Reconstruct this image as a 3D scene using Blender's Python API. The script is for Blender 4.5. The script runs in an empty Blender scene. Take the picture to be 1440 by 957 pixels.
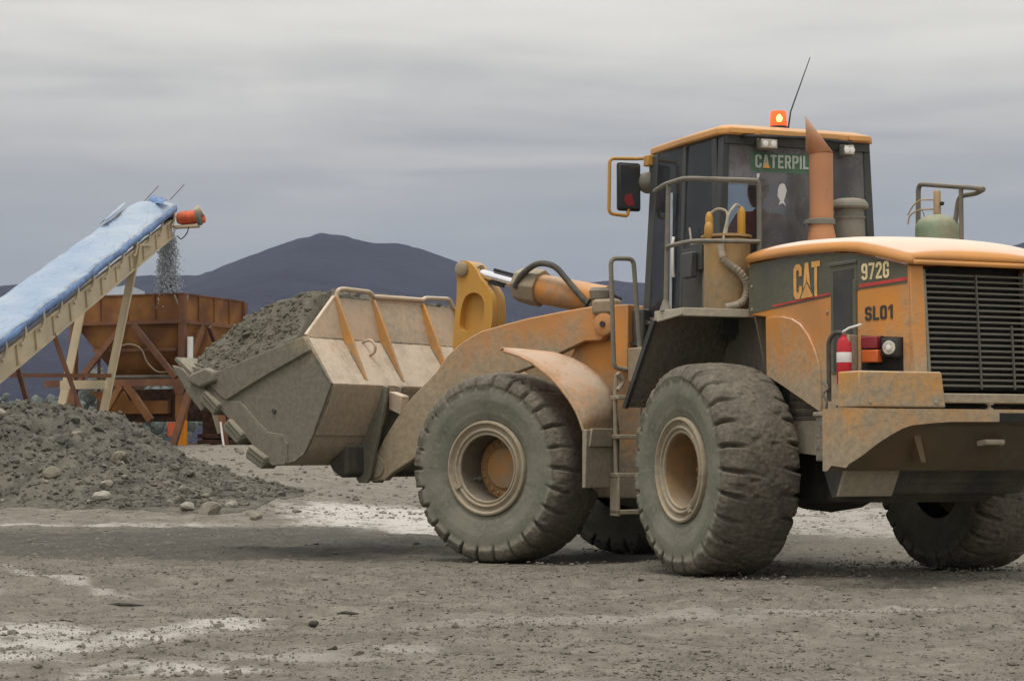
import bpy, math, random
import numpy as np
from mathutils import Vector, Matrix

random.seed(7)
rng = np.random.default_rng(7)
S = bpy.context.scene
C = S.collection
R = math.radians

# ------------------------------------------------------------------ camera, sky, sun, exposure
cam = bpy.data.cameras.new('camera')
cam.sensor_width = 36.0
cam.lens = 75.0
cam.clip_end = 20000.0
cam_o = bpy.data.objects.new('camera', cam)
cam_o.location = (0, 0, 1.0)
cam_o.rotation_euler = (R(90 + 3.0), 0, 0)
C.objects.link(cam_o)
S.camera = cam_o

SUN_EL, SUN_AZ = 72.0, 205.0          # azimuth clockwise from +Y: high, behind the camera and to the left
w = bpy.data.worlds.new('World')
S.world = w
w.use_nodes = True
nt = w.node_tree
nt.nodes.clear()


def N(t, kind, **kw):
    n = t.nodes.new(kind)
    for k, v in kw.items():
        setattr(n, k, v)
    return n


wo = N(nt, 'ShaderNodeOutputWorld')
bg = N(nt, 'ShaderNodeBackground')
sky = N(nt, 'ShaderNodeTexSky', sky_type='NISHITA')
sky.sun_disc = False
sky.sun_elevation = R(SUN_EL)
sky.sun_rotation = R(SUN_AZ)
tc = N(nt, 'ShaderNodeTexCoord')
sx = N(nt, 'ShaderNodeSeparateXYZ')
nt.links.new(tc.outputs['Generated'], sx.inputs[0])
mp = N(nt, 'ShaderNodeMapping')
mp.inputs['Scale'].default_value = (2.6, 2.6, 26.0)
nt.links.new(tc.outputs['Generated'], mp.inputs[0])
nz = N(nt, 'ShaderNodeTexNoise')
nz.inputs['Scale'].default_value = 1.6
nz.inputs['Detail'].default_value = 5.0
nz.inputs['Roughness'].default_value = 0.5
nz.inputs['Distortion'].default_value = 0.35
nt.links.new(mp.outputs[0], nz.inputs['Vector'])
# elevation + soft cloud wobble -> overcast gradient (darker, bluer band low down; brighter towards the zenith)
wob = N(nt, 'ShaderNodeMath', operation='MULTIPLY_ADD')
nt.links.new(nz.outputs['Fac'], wob.inputs[0])
wob.inputs[1].default_value = 0.11
mp2 = N(nt, 'ShaderNodeMapping')
mp2.inputs['Scale'].default_value = (1.5, 1.5, 8.5)
mp2.inputs['Location'].default_value = (0.35, 0.0, 0.4)
nt.links.new(tc.outputs['Generated'], mp2.inputs[0])
nz2 = N(nt, 'ShaderNodeTexNoise')
nz2.inputs['Scale'].default_value = 2.1
nz2.inputs['Detail'].default_value = 7.0
nz2.inputs['Roughness'].default_value = 0.55
nz2.inputs['Distortion'].default_value = 0.9
nt.links.new(mp2.outputs[0], nz2.inputs['Vector'])
wob2 = N(nt, 'ShaderNodeMath', operation='MULTIPLY_ADD')
nt.links.new(nz2.outputs['Fac'], wob2.inputs[0])
wob2.inputs[1].default_value = 0.10
wob3 = N(nt, 'ShaderNodeMath', operation='SUBTRACT')
nt.links.new(sx.outputs['Z'], wob3.inputs[0])
wob3.inputs[1].default_value = 0.036
nt.links.new(wob3.outputs[0], wob2.inputs[2])
nt.links.new(wob2.outputs[0], wob.inputs[2])
ramp = N(nt, 'ShaderNodeValToRGB')
el = ramp.color_ramp.elements
el[0].position = 0.0
el[0].color = (0.245, 0.268, 0.300, 1)
el[1].position = 1.0
el[1].color = (1.10, 1.08, 1.05, 1)
for p, c in ((0.12, (0.258, 0.280, 0.308)), (0.165, (0.300, 0.315, 0.330)), (0.20, (0.360, 0.366, 0.366)),
             (0.23, (0.50, 0.49, 0.46)), (0.26, (0.65, 0.63, 0.575)), (0.30, (0.76, 0.735, 0.67)), (0.45, (0.88, 0.86, 0.82))):
    e = el.new(p)
    e.color = (*c, 1)
nt.links.new(wob.outputs[0], ramp.inputs[0])
skm = N(nt, 'ShaderNodeMix', data_type='RGBA', blend_type='MULTIPLY')
skm.inputs[0].default_value = 1.0
nt.links.new(sky.outputs[0], skm.inputs[6])
skm.inputs[7].default_value = (0.1, 0.1, 0.1, 1)
mx = N(nt, 'ShaderNodeMix', data_type='RGBA')
mx.inputs[0].default_value = 0.94        # closed cloud layer in front of the clear sky
nt.links.new(skm.outputs[2], mx.inputs[6])
nt.links.new(ramp.outputs[0], mx.inputs[7])
nt.links.new(mx.outputs[2], bg.inputs[0])
bg.inputs[1].default_value = 1.0
nt.links.new(bg.outputs[0], wo.inputs[0])

sun = bpy.data.lights.new('sun', 'SUN')
sun.energy = 1.5
sun.angle = R(24)
sun.color = (1.0, 0.95, 0.88)
sun_o = bpy.data.objects.new('sun', sun)
sun_o.rotation_euler = (R(90 - SUN_EL), 0, R(180 - SUN_AZ))
C.objects.link(sun_o)

S.view_settings.view_transform = 'Standard'
S.view_settings.look = 'None'
S.view_settings.exposure = 0.20
S.view_settings.gamma = 1.0
S.render.engine = 'CYCLES'
S.cycles.use_denoising = True
S.cycles.max_bounces = 8
S.cycles.transparent_max_bounces = 16
S.cycles.volume_bounces = 0


# ------------------------------------------------------------------ materials
def new_mat(name):
    m = bpy.data.materials.new(name)
    m.use_nodes = True
    t = m.node_tree
    t.nodes.clear()
    o = N(t, 'ShaderNodeOutputMaterial')
    b = N(t, 'ShaderNodeBsdfPrincipled')
    t.links.new(b.outputs[0], o.inputs[0])
    return m, t, b, o


def lk(t, a, b):
    t.links.new(a, b)


def math_n(t, op, a, b=None, c=None):
    n = N(t, 'ShaderNodeMath', operation=op)
    for i, v in enumerate((a, b, c)):
        if v is None:
            continue
        if isinstance(v, (int, float)):
            n.inputs[i].default_value = v
        else:
            lk(t, v, n.inputs[i])
    return n.outputs[0]


def noise(t, vec, scale, detail=6.0, rough=0.6, dist=0.0):
    n = N(t, 'ShaderNodeTexNoise')
    n.inputs['Scale'].default_value = scale
    n.inputs['Detail'].default_value = detail
    n.inputs['Roughness'].default_value = rough
    n.inputs['Distortion'].default_value = dist
    lk(t, vec, n.inputs['Vector'])
    return n.outputs['Fac']


def mapping(t, vec, scale, loc=(0, 0, 0)):
    n = N(t, 'ShaderNodeMapping')
    n.inputs['Scale'].default_value = scale
    n.inputs['Location'].default_value = loc
    lk(t, vec, n.inputs[0])
    return n.outputs[0]


def mixc(t, fac, a, b, blend='MIX'):
    n = N(t, 'ShaderNodeMix', data_type='RGBA', blend_type=blend)
    for i, v in ((0, fac), (6, a), (7, b)):
        if isinstance(v, (int, float)):
            n.inputs[i].default_value = v
        elif isinstance(v, tuple):
            n.inputs[i].default_value = (*v, 1) if len(v) == 3 else v
        else:
            lk(t, v, n.inputs[i])
    return n.outputs[2]


def mrange(t, v, a, b, c=0.0, d=1.0, smooth=True):
    n = N(t, 'ShaderNodeMapRange')
    if smooth:
        n.interpolation_type = 'SMOOTHSTEP'
    lk(t, v, n.inputs[0])
    for i, x in enumerate((a, b, c, d)):
        n.inputs[1 + i].default_value = x
    return n.outputs[0]


def bump(t, b, h, dist, strength=1.0):
    n = N(t, 'ShaderNodeBump')
    n.inputs['Strength'].default_value = strength
    n.inputs['Distance'].default_value = dist
    lk(t, h, n.inputs['Height'])
    lk(t, n.outputs[0], b.inputs['Normal'])


MUD = (0.345, 0.295, 0.215)
MUD_D = (0.150, 0.135, 0.105)
DUST = (0.50, 0.43, 0.34)


def soiled(name, base, rough=0.45, mud=0.3, z0=0.8, z1=2.2, zamt=0.6, dust=0.5, mudcol=MUD, metal=0.0,
           bd=0.006, scrape=0.0, nscale=2.3, base2=None, speck=0.5, dustcol=DUST, grime=(0.10, 0.075, 0.05), rust=0.35, up0=.25, up1=.95, dn=(.25, .6)):
    """paint under mud: more mud towards the ground, dust lying on faces that look up, streaks and specks"""
    m, t, b, o = new_mat(name)
    tc = N(t, 'ShaderNodeTexCoord')
    v = tc.outputs['Object']
    s = N(t, 'ShaderNodeSeparateXYZ')
    lk(t, v, s.inputs[0])
    z = mrange(t, s.outputs['Z'], z0, z1, 1.0, 0.0)
    n1 = noise(t, v, nscale, 7, 0.62, 0.4)
    n2 = noise(t, v, 19.0, 5, 0.6)
    st = noise(t, mapping(t, v, (7.0, 7.0, 0.9)), 2.2, 5, 0.6)
    a = math_n(t, 'MULTIPLY_ADD', z, zamt, mud - 0.95)
    a = math_n(t, 'MULTIPLY_ADD', n1, 1.15, a)
    a = math_n(t, 'MULTIPLY_ADD', n2, 0.40, a)
    a = math_n(t, 'MULTIPLY_ADD', st, 0.45, a)
    fac = mrange(t, a, 0.14, 0.84)
    # paint with slow fading, rust specks and grime
    fade = noise(t, v, 1.3, 3, 0.5)
    b2 = base2 or tuple(min(1.0, c * 0.72 + 0.035) for c in base)
    pc = mixc(t, mrange(t, fade, 0.3, 0.7), base, b2)
    sp = mrange(t, noise(t, v, 34.0, 3, 0.7), 0.66, 0.72)
    pc = mixc(t, math_n(t, 'MULTIPLY', sp, speck), pc, grime)
    rs = mrange(t, noise(t, mapping(t, v, (5, 5, 1.1), (3, 1, 7)), 3.0, 6, 0.7), 0.58, 0.75)
    pc = mixc(t, math_n(t, 'MULTIPLY', rs, rust), pc, tuple(0.55 * c + 0.45 * g for c, g in zip(base, grime)))
    mc = mixc(t, mrange(t, n2, 0.3, 0.7), mudcol, tuple(c * 0.78 for c in mudcol))
    col = mixc(t, fac, pc, mc)
    g = N(t, 'ShaderNodeNewGeometry')
    gs = N(t, 'ShaderNodeSeparateXYZ')
    lk(t, g.outputs['Normal'], gs.inputs[0])
    up = mrange(t, gs.outputs['Z'], up0, up1)
    du = math_n(t, 'MULTIPLY', math_n(t, 'MULTIPLY', up, dust), mrange(t, noise(t, v, 5.0, 5, 0.65), *dn))
    col = mixc(t, du, col, dustcol)
    if scrape:
        k1 = mrange(t, noise(t, v, 1.7, 4, 0.6, 0.8), 0.56, 0.68)
        k2 = mrange(t, noise(t, mapping(t, v, (3, 9, 3)), 5.0, 6, 0.75, 1.2), 0.50, 0.62)
        col = mixc(t, math_n(t, 'MULTIPLY', math_n(t, 'MULTIPLY', k1, k2), scrape), col, (0.23, 0.235, 0.225))
    lk(t, col, b.inputs['Base Color'])
    rr = mrange(t, fac, 0, 1, rough, 0.95)
    lk(t, math_n(t, 'MAXIMUM', rr, math_n(t, 'MULTIPLY', du, 1.2)), b.inputs['Roughness'])
    b.inputs['Metallic'].default_value = metal
    b.inputs['Specular IOR Level'].default_value = 0.35
    h = math_n(t, 'MULTIPLY', fac, math_n(t, 'MULTIPLY_ADD', n2, 0.8, math_n(t, 'MULTIPLY', n1, 0.5)))
    bump(t, b, h, bd)
    return m


def plain(name, col, rough=0.6, metal=0.0, var=0.25, scale=6.0, emit=None, bd=0.0):
    m, t, b, o = new_mat(name)
    tc = N(t, 'ShaderNodeTexCoord')
    n1 = noise(t, tc.outputs['Object'], scale, 6, 0.65)
    c = mixc(t, mrange(t, n1, 0.3, 0.7), tuple(x * (1 - var) for x in col), tuple(min(1, x * (1 + var)) for x in col))
    lk(t, c, b.inputs['Base Color'])
    b.inputs['Roughness'].default_value = rough
    b.inputs['Metallic'].default_value = metal
    b.inputs['Specular IOR Level'].default_value = 0.3
    if emit:
        b.inputs['Emission Color'].default_value = (*emit[0], 1)
        b.inputs['Emission Strength'].default_value = emit[1]
    if bd:
        bump(t, b, noise(t, tc.outputs['Object'], scale * 5, 6, 0.7), bd)
    return m


ORANGE = (0.67, 0.268, 0.045)
M = {}
M['hood'] = soiled('hood_paint', ORANGE, 0.38, 0.13, 1.05, 2.3, 0.80, 0.95, dustcol=(0.72, 0.60, 0.50), speck=0.25, mudcol=(0.43, 0.335, 0.22))
M['hoodtop'] = soiled('hood_top_paint', (0.66, 0.29, 0.07), 0.55, 0.02, 0.5, 1.0, 0.0, 0.92, dustcol=(0.76, 0.64, 0.55), speck=0.2, up0=.80, up1=.985, dn=(.0, .30), rust=.2)  # dust on top, its colour brightened to carry the sky's sheen as well
M['paint'] = soiled('orange_paint', ORANGE, 0.45, 0.28, 0.6, 2.2, 0.55, 0.55)
M['arm'] = soiled('arm_paint', (0.60, 0.25, 0.06), 0.5, 0.22, 1.1, 2.5, 0.85, 0.5, dustcol=(0.56, 0.41, 0.27), mudcol=(0.405, 0.325, 0.22))
M['fender'] = soiled('fender_paint', (0.62, 0.26, 0.07), 0.5, 0.38, 0.9, 2.0, 0.35, 0.8, dustcol=(0.58, 0.46, 0.36), mudcol=(0.41, 0.32, 0.22))
M['yellow'] = soiled('yellow_paint', (0.60, 0.30, 0.035), 0.5, 0.14, 0.8, 2.2, 0.3, 0.3)
M['roof'] = soiled('roof_paint', (0.66, 0.33, 0.10), 0.45, 0.05, 1, 2, 0.1, 0.35, speck=0.4)
M['cw'] = soiled('bumper_paint', (0.66, 0.30, 0.035), 0.5, 0.30, 1.0, 1.75, 0.5, 0.75, nscale=4.0, speck=0.3)
M['cwlow'] = soiled('lower_bumper_paint', (0.64, 0.29, 0.06), 0.5, 0.40, 0.9, 1.5, 0.35, 0.7, nscale=3.0, mudcol=(0.40, 0.32, 0.215))
M['cwdark'] = soiled('bumper_underside', (0.145, 0.098, 0.050), 0.5, 0.15, 0.5, 1.2, 0.2, 0.2, nscale=2.6, mudcol=(0.20, 0.165, 0.11), base2=(0.075, 0.06, 0.04))  # grimy brown paint, with the shade under the bar darkened into it
M['muddy'] = soiled('muddy_metal', (0.32, 0.20, 0.10), 0.6, 0.62, 0.5, 2.4, 0.4, 0.5)
M['fendermud'] = soiled('caked_mud', (0.16, 0.14, 0.11), 0.9, 0.55, 0.5, 2.4, 0.4, 0.3, mudcol=(0.215, 0.19, 0.145), bd=0.03)
M['palemud'] = soiled('pale_mud', (0.48, 0.41, 0.31), 0.7, 0.5, 0.5, 2.6, 0.2, 0.6, mudcol=(0.55, 0.49, 0.38))
M['dark'] = soiled('dark_frame', (0.035, 0.035, 0.033), 0.7, 0.18, 0.3, 1.6, 0.3, 0.3, mudcol=MUD_D)
M['black'] = soiled('cab_black', (0.042, 0.047, 0.044), 0.5, 0.18, 1.8, 3.0, 0.35, 0.4, mudcol=(0.125, 0.12, 0.10), speck=0.2)
M['rail'] = soiled('rail_paint', (0.10, 0.10, 0.085), 0.6, 0.45, 1.8, 3.4, 0.35, 0.5, mudcol=(0.26, 0.235, 0.185))
M['band'] = soiled('side_band', (0.072, 0.080, 0.058), 0.5, 0.34, 1.9, 2.6, 0.25, 0.4, mudcol=(0.165, 0.155, 0.105), speck=0.1)
M['bucket'] = soiled('bucket_steel', (0.56, 0.40, 0.26), 0.55, 0.42, 0.9, 2.5, 0.30, 0.95, mudcol=(0.46, 0.385, 0.285), dustcol=(0.70, 0.60, 0.49), nscale=1.6, scrape=.75)
M['bucketside'] = soiled('bucket_side_mud', (0.50, 0.37, 0.22), 0.6, 0.50, 1.3, 2.3, 0.70, 0.4, mudcol=(0.195, 0.180, 0.136), nscale=1.3, scrape=.4)
M['rib'] = soiled('bucket_rib_paint', (0.60, 0.28, 0.06), 0.5, 0.25, 0.9, 2.5, 0.2, 0.4)
M['rim'] = soiled('rim_paint', (0.38, 0.295, 0.18), 0.6, 0.55, -5, -4, 0.0, 0.3, mudcol=(0.35, 0.305, 0.225), nscale=5)
M['barrelgrey'] = soiled('barrel_mud', (0.16, 0.135, 0.095), 0.8, 0.45, -5, -4, 0.0, 0.2, nscale=5, mudcol=(0.13, 0.115, 0.088))
M['barrelbrown'] = soiled('barrel_brown', (0.33, 0.19, 0.08), 0.7, 0.42, -5, -4, 0.0, 0.2, nscale=5, mudcol=(0.23, 0.185, 0.12))
M['hub'] = soiled('hub_paint', (0.50, 0.235, 0.06), 0.6, 0.36, -5, -4, 0.0, 0.2, nscale=5)
M['chrome'] = plain('chrome', (0.75, 0.75, 0.76), 0.12, 1.0, 0.05)
M['rubber'] = plain('black_rubber', (0.03, 0.03, 0.03), 0.7, 0, 0.3)
M['hose'] = plain('hose_rubber', (0.085, 0.08, 0.065), 0.7, 0, 0.4)
M['hosecream'] = plain('hose_sleeve', (0.42, 0.37, 0.28), 0.8, 0, 0.3)
M['tank'] = soiled('tank_paint', (0.52, 0.31, 0.11), 0.5, 0.30, 2.1, 2.9, 0.2, 0.5, mudcol=(0.36, 0.29, 0.19))
M['exhaust'] = soiled('rusty_exhaust', (0.40, 0.185, 0.10), 0.6, 0.10, 2, 3, 0.0, 0.2, base2=(0.46, 0.22, 0.10), rust=0.7)
M['greygrn'] = soiled('grey_green_metal', (0.17, 0.17, 0.135), 0.6, 0.2, 2, 3, 0.1, 0.5)
M['bottle'] = soiled('green_bottle', (0.20, 0.36, 0.23), 0.45, 0.22, 2.3, 3.0, 0.3, 0.4, mudcol=(0.36, 0.33, 0.22))
M['red'] = plain('red_enamel', (0.52, 0.03, 0.04), 0.3, 0, 0.1)
M['white'] = plain('white_enamel', (0.75, 0.73, 0.70), 0.5, 0, 0.06)
M['redlens'] = plain('red_lens', (0.25, 0.035, 0.04), 0.25, 0, 0.15)
M['amberlens'] = plain('amber_lens', (0.60, 0.14, 0.04), 0.25, 0, 0.1)
M['lens'] = plain('clear_lens', (0.62, 0.58, 0.50), 0.15, 0.3, 0.3, 20)
M['beacon'] = plain('beacon_lens', (0.85, 0.14, 0.03), 0.25, 0, 0.05, emit=((1.0, 0.13, 0.03), 0.55))
M['glow'] = plain('beacon_lamp', (1, 0.6, 0.2), 0.3, 0, 0.0, emit=((1.0, 0.55, 0.12), 3.0))
M['letter'] = plain('letter_yellow', (0.70, 0.36, 0.10), 0.5, 0, 0.2)
M['letterpale'] = plain('letter_cream', (0.72, 0.58, 0.32), 0.5, 0, 0.15)
M['letterdark'] = plain('letter_black', (0.05, 0.05, 0.045), 0.6, 0, 0.2)
M['redline'] = plain('red_line', (0.48, 0.06, 0.05), 0.5, 0, 0.25)
M['banner'] = plain('banner_green', (0.085, 0.15, 0.10), 0.6, 0, 0.2)
M['bannertext'] = plain('banner_text', (0.42, 0.50, 0.42), 0.6, 0, 0.1)
M['seat'] = plain('seat_fabric', (0.02, 0.02, 0.022), 0.9, 0, 0.2)
M['jacket'] = plain('red_jacket', (0.75, 0.08, 0.06), 0.9, 0, 0.25)
M['skin'] = plain('skin', (0.45, 0.26, 0.18), 0.6, 0, 0.1)
M['trousers'] = plain('dark_trousers', (0.03, 0.035, 0.05), 0.9, 0, 0.2)
M['slat'] = soiled('grille_slat', (0.075, 0.073, 0.062), 0.6, 0.25, 1.4, 2.5, 0.3, 0.5, mudcol=(0.13, 0.12, 0.095), dustcol=(0.22, 0.20, 0.165))
M['radiator'] = plain('radiator_core', (0.022, 0.022, 0.02), 0.8, 0, 0.3, 14)
M['cream'] = soiled('cream_steel', (0.56, 0.46, 0.30), 0.6, 0.02, -5, -4, 0.0, 0.3, nscale=1.4, grime=(0.14, 0.09, 0.05), rust=0.8)
M['rust'] = soiled('rusty_steel', (0.27, 0.12, 0.03), 0.8, 0.05, -5, -4, 0.0, 0.3, base2=(0.14, 0.055, 0.025), nscale=1.6, grime=(0.06, 0.03, 0.02), rust=0.9)
M['rustbar'] = soiled('rusty_girder', (0.22, 0.095, 0.045), 0.8, 0.08, -5, -4, 0.0, 0.5, base2=(0.13, 0.06, 0.04), nscale=1.6, rust=0.9)
M['rustdark'] = plain('dark_rust', (0.06, 0.03, 0.018), 0.9, 0, 0.5)
M['shed'] = plain('pale_sheet', (0.46, 0.52, 0.60), 0.5, 0, 0.1, 1.0)
M['safety'] = plain('safety_orange', (0.85, 0.30, 0.02), 0.5, 0, 0.1)
M['motor'] = plain('motor_orange', (0.62, 0.13, 0.05), 0.5, 0, 0.2)


def tarp_mat():
    m, t, b, o = new_mat('blue_tarpaulin')
    tc = N(t, 'ShaderNodeTexCoord')
    v = tc.outputs['Object']
    n1 = noise(t, v, 0.6, 2, 0.5)
    c = mixc(t, mrange(t, n1, 0.32, 0.66), (0.25, 0.335, 0.455), (0.35, 0.415, 0.49))
    c = mixc(t, mrange(t, noise(t, v, 9.0, 5, 0.7), 0.50, 0.80, 0, 0.5), c, (0.46, 0.49, 0.50))
    lk(t, c, b.inputs['Base Color'])
    b.inputs['Roughness'].default_value = 0.5
    wr = noise(t, mapping(t, v, (1.6, .8, 1.6)), 1.6, 2.5, 0.5, 1.2)
    bump(t, b, wr, 0.10)
    return m


M['tarp'] = tarp_mat()
M['tarpedge'] = plain('tarpaulin_hem', (0.12, 0.21, 0.40), 0.5, 0, 0.3)


def tyre_mat(name, fresh):
    m, t, b, o = new_mat(name)
    tc = N(t, 'ShaderNodeTexCoord')
    v = tc.outputs['Object']
    s = N(t, 'ShaderNodeSeparateXYZ')
    lk(t, v, s.inputs[0])
    rr = math_n(t, 'SQRT', math_n(t, 'ADD', math_n(t, 'MULTIPLY', s.outputs['X'], s.outputs['X']),
                                  math_n(t, 'MULTIPLY', s.outputs['Z'], s.outputs['Z'])))
    n1 = noise(t, v, 3.0, 7, 0.65, 0.5)
    n2 = noise(t, v, 26.0, 6, 0.65)
    side = mixc(t, mrange(t, n1, 0.3, 0.7), (0.145, 0.143, 0.115), (0.215, 0.205, 0.160))
    side = mixc(t, mrange(t, n2, 0.5, 0.72), side, (0.235, 0.218, 0.168))
    side = mixc(t, mrange(t, rr, 0.70, 0.80, 0, 0.6), side, (0.23, 0.21, 0.16))
    tread = mixc(t, mrange(t, n2, 0.3, 0.7), (0.215, 0.19, 0.147), (0.125, 0.112, 0.089))
    ring = mrange(t, math_n(t, 'MULTIPLY_ADD', n1, 0.10, rr), 0.775, 0.815)
    tread = mixc(t, mrange(t, n1, 0.42, 0.6, 0, fresh), tread, (0.05, 0.047, 0.04))
    c = mixc(t, ring, side, tread)
    lk(t, c, b.inputs['Base Color'])
    b.inputs['Roughness'].default_value = 0.9
    b.inputs['Specular IOR Level'].default_value = 0.15
    h = math_n(t, 'MULTIPLY_ADD', n2, 0.6, n1)
    bump(t, b, math_n(t, 'MULTIPLY', h, mrange(t, ring, 0, 1, 0.35, 1.0)), 0.016)
    return m


M['tyre'] = tyre_mat('muddy_tyre', 0.35)
M['tyreblack'] = tyre_mat('dark_tyre', 0.8)


def glass_mat(name, tint, film, filmcol):
    m, t, b, o = new_mat(name)
    t.nodes.remove(b)
    tr = N(t, 'ShaderNodeBsdfTransparent')
    tr.inputs[0].default_value = (*tint, 1)
    gl = N(t, 'ShaderNodeBsdfGlossy')
    gl.inputs['Roughness'].default_value = 0.04
    df = N(t, 'ShaderNodeBsdfDiffuse')
    df.inputs[0].default_value = (*filmcol, 1)
    fr = N(t, 'ShaderNodeFresnel')
    fr.inputs[0].default_value = 1.45
    tc = N(t, 'ShaderNodeTexCoord')
    n1 = noise(t, tc.outputs['Object'], 3.0, 6, 0.65, 0.6)
    f = mrange(t, n1, 0.3, 0.72, film * 0.55, min(1.0, film * 1.35))
    a = N(t, 'ShaderNodeMixShader')
    lk(t, fr.outputs[0], a.inputs[0])
    lk(t, tr.outputs[0], a.inputs[1])
    lk(t, gl.outputs[0], a.inputs[2])
    c = N(t, 'ShaderNodeMixShader')
    lk(t, f, c.inputs[0])
    lk(t, a.outputs[0], c.inputs[1])
    lk(t, df.outputs[0], c.inputs[2])
    lk(t, c.outputs[0], o.inputs[0])
    return m


M['glass'] = glass_mat('tinted_glass', (0.62, 0.63, 0.65), 0.44, (0.30, 0.285, 0.28))
M['sideglass'] = glass_mat('side_glass', (0.50, 0.54, 0.57), 0.30, (0.12, 0.125, 0.135))
M['clearglass'] = glass_mat('clear_glass', (0.78, 0.82, 0.85), 0.08, (0.3, 0.3, 0.3))
M['mirrorglass'] = plain('mirror_glass', (0.10, 0.105, 0.11), 0.12, 0.6, 0.1)


def ground_mat():
    m, t, b, o = new_mat('mud_ground')
    g = N(t, 'ShaderNodeNewGeometry')
    P = g.outputs['Position']
    s = N(t, 'ShaderNodeSeparateXYZ')
    lk(t, P, s.inputs[0])
    X, Y = s.outputs['X'], s.outputs['Y']
    n0 = noise(t, mapping(t, P, (0.35, 0.16, 0.3)), 1.0, 7, 0.62, 0.6)
    n1 = noise(t, P, 2.2, 8, 0.66, 0.3)
    n2 = noise(t, P, 13.0, 6, 0.7)
    n3 = noise(t, P, 60.0, 4, 0.7)
    col = mixc(t, mrange(t, n1, 0.3, 0.72), (0.170, 0.154, 0.124), (0.298, 0.270, 0.219))
    col = mixc(t, mrange(t, n2, 0.42, 0.72, 0, 0.6), col, (0.125, 0.112, 0.088))
    col = mixc(t, mrange(t, n3, 0.56, 0.72, 0, 0.45), col, (0.33, 0.31, 0.262))
    col = mixc(t, mrange(t, n3, 0.44, 0.30, 0, 0.45), col, (0.10, 0.09, 0.07))

    def patch(cx, cy, rx, ry, rot, a=0.9, lo=0.38, hi=0.62):
        c_, s_ = math.cos(rot), math.sin(rot)
        dx = math_n(t, 'SUBTRACT', X, cx)
        dy = math_n(t, 'SUBTRACT', Y, cy)
        u = math_n(t, 'ADD', math_n(t, 'MULTIPLY', dx, c_ / rx), math_n(t, 'MULTIPLY', dy, s_ / rx))
        v = math_n(t, 'ADD', math_n(t, 'MULTIPLY', dx, -s_ / ry), math_n(t, 'MULTIPLY', dy, c_ / ry))
        d = math_n(t, 'SQRT', math_n(t, 'ADD', math_n(t, 'MULTIPLY', u, u), math_n(t, 'MULTIPLY', v, v)))
        k = mrange(t, d, 0.35, 1.25, 1.0, 0.0)
        k = math_n(t, 'MULTIPLY', k, math_n(t, 'ADD', math_n(t, 'MULTIPLY_ADD', n1, 1.9, -0.45), math_n(t, 'MULTIPLY_ADD', n2, 0.9, math_n(t, 'MULTIPLY_ADD', n3, 0.35, -0.62))))
        return math_n(t, 'MULTIPLY', mrange(t, k, lo * 0.5, hi * 1.25), a)

    # dark churned wet wheel track that crosses the yard
    wet = patch(-3.0, 24.0, 9.0, 5.6, 0.05, 0.85, 0.10, 0.42)
    col = mixc(t, wet, col, (0.070, 0.065, 0.052))
    # pale dried slurry patches and lines
    pale = (0.56, 0.53, 0.48)
    for a in ((-2.65, 11.3, 0.62, 1.9, 0.10, 0.9, 0.20, 0.50), (-1.85, 12.3, 0.36, 1.5, -0.30, 0.9, 0.20, 0.50),
              (-1.55, 9.75, 0.6, 0.45, 0.2, 0.85, 0.20, 0.50), (-3.95, 15.2, 0.4, 0.9, 0.2, 0.6, 0.22, 0.55), (-3.5, 16.6, 2.7, 0.13, -1.15, 0.5, 0.16, 0.45),
              (-1.75, 33.0, 2.0, 6.4, 0.06, 0.95, 0.12, 0.40), (-0.7, 28.6, 1.4, 3.0, 0.0, 0.95, 0.12, 0.40),
              (-6.6, 29.7, 3.6, 0.75, -0.10, 0.6, 0.24, 0.55), (-0.9, 10.6, 0.9, 0.5, 0.3, 0.4, 0.20, 0.55),
              (4.5, 32.0, 4.0, 9.0, 0.0, 0.5, 0.14, 0.46), (1.2, 13.0, 3.0, 0.5, 0.25, 0.25, 0.2, 0.5)):
        col = mixc(t, patch(*a), col, pale)
    far = mrange(t, Y, 38.0, 60.0)
    col = mixc(t, math_n(t, 'MULTIPLY', far, 0.5), col, (0.30, 0.275, 0.225))
    lk(t, col, b.inputs['Base Color'])
    lk(t, mrange(t, wet, 0, 1, 0.95, 0.75), b.inputs['Roughness'])
    b.inputs['Specular IOR Level'].default_value = 0.2
    h = math_n(t, 'MULTIPLY_ADD', n2, 0.7, math_n(t, 'MULTIPLY_ADD', n3, 0.25, math_n(t, 'MULTIPLY', n1, 0.6)))
    bump(t, b, h, 0.06)
    return m


M['ground'] = ground_mat()


def earth_mat(name, c1, c2, c3, scale=3.0, bd=0.04):
    m, t, b, o = new_mat(name)
    g = N(t, 'ShaderNodeNewGeometry')
    P = g.outputs['Position']
    n1 = noise(t, P, scale, 8, 0.68, 0.3)
    n2 = noise(t, P, scale * 7, 6, 0.7)
    c = mixc(t, mrange(t, n1, 0.3, 0.7), c1, c2)
    c = mixc(t, mrange(t, n2, 0.56, 0.74, 0, 0.8), c, c3)
    lk(t, c, b.inputs['Base Color'])
    b.inputs['Roughness'].default_value = 0.95
    b.inputs['Specular IOR Level'].default_value = 0.15
    bump(t, b, math_n(t, 'MULTIPLY_ADD', n2, 0.6, n1), bd)
    return m


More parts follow.
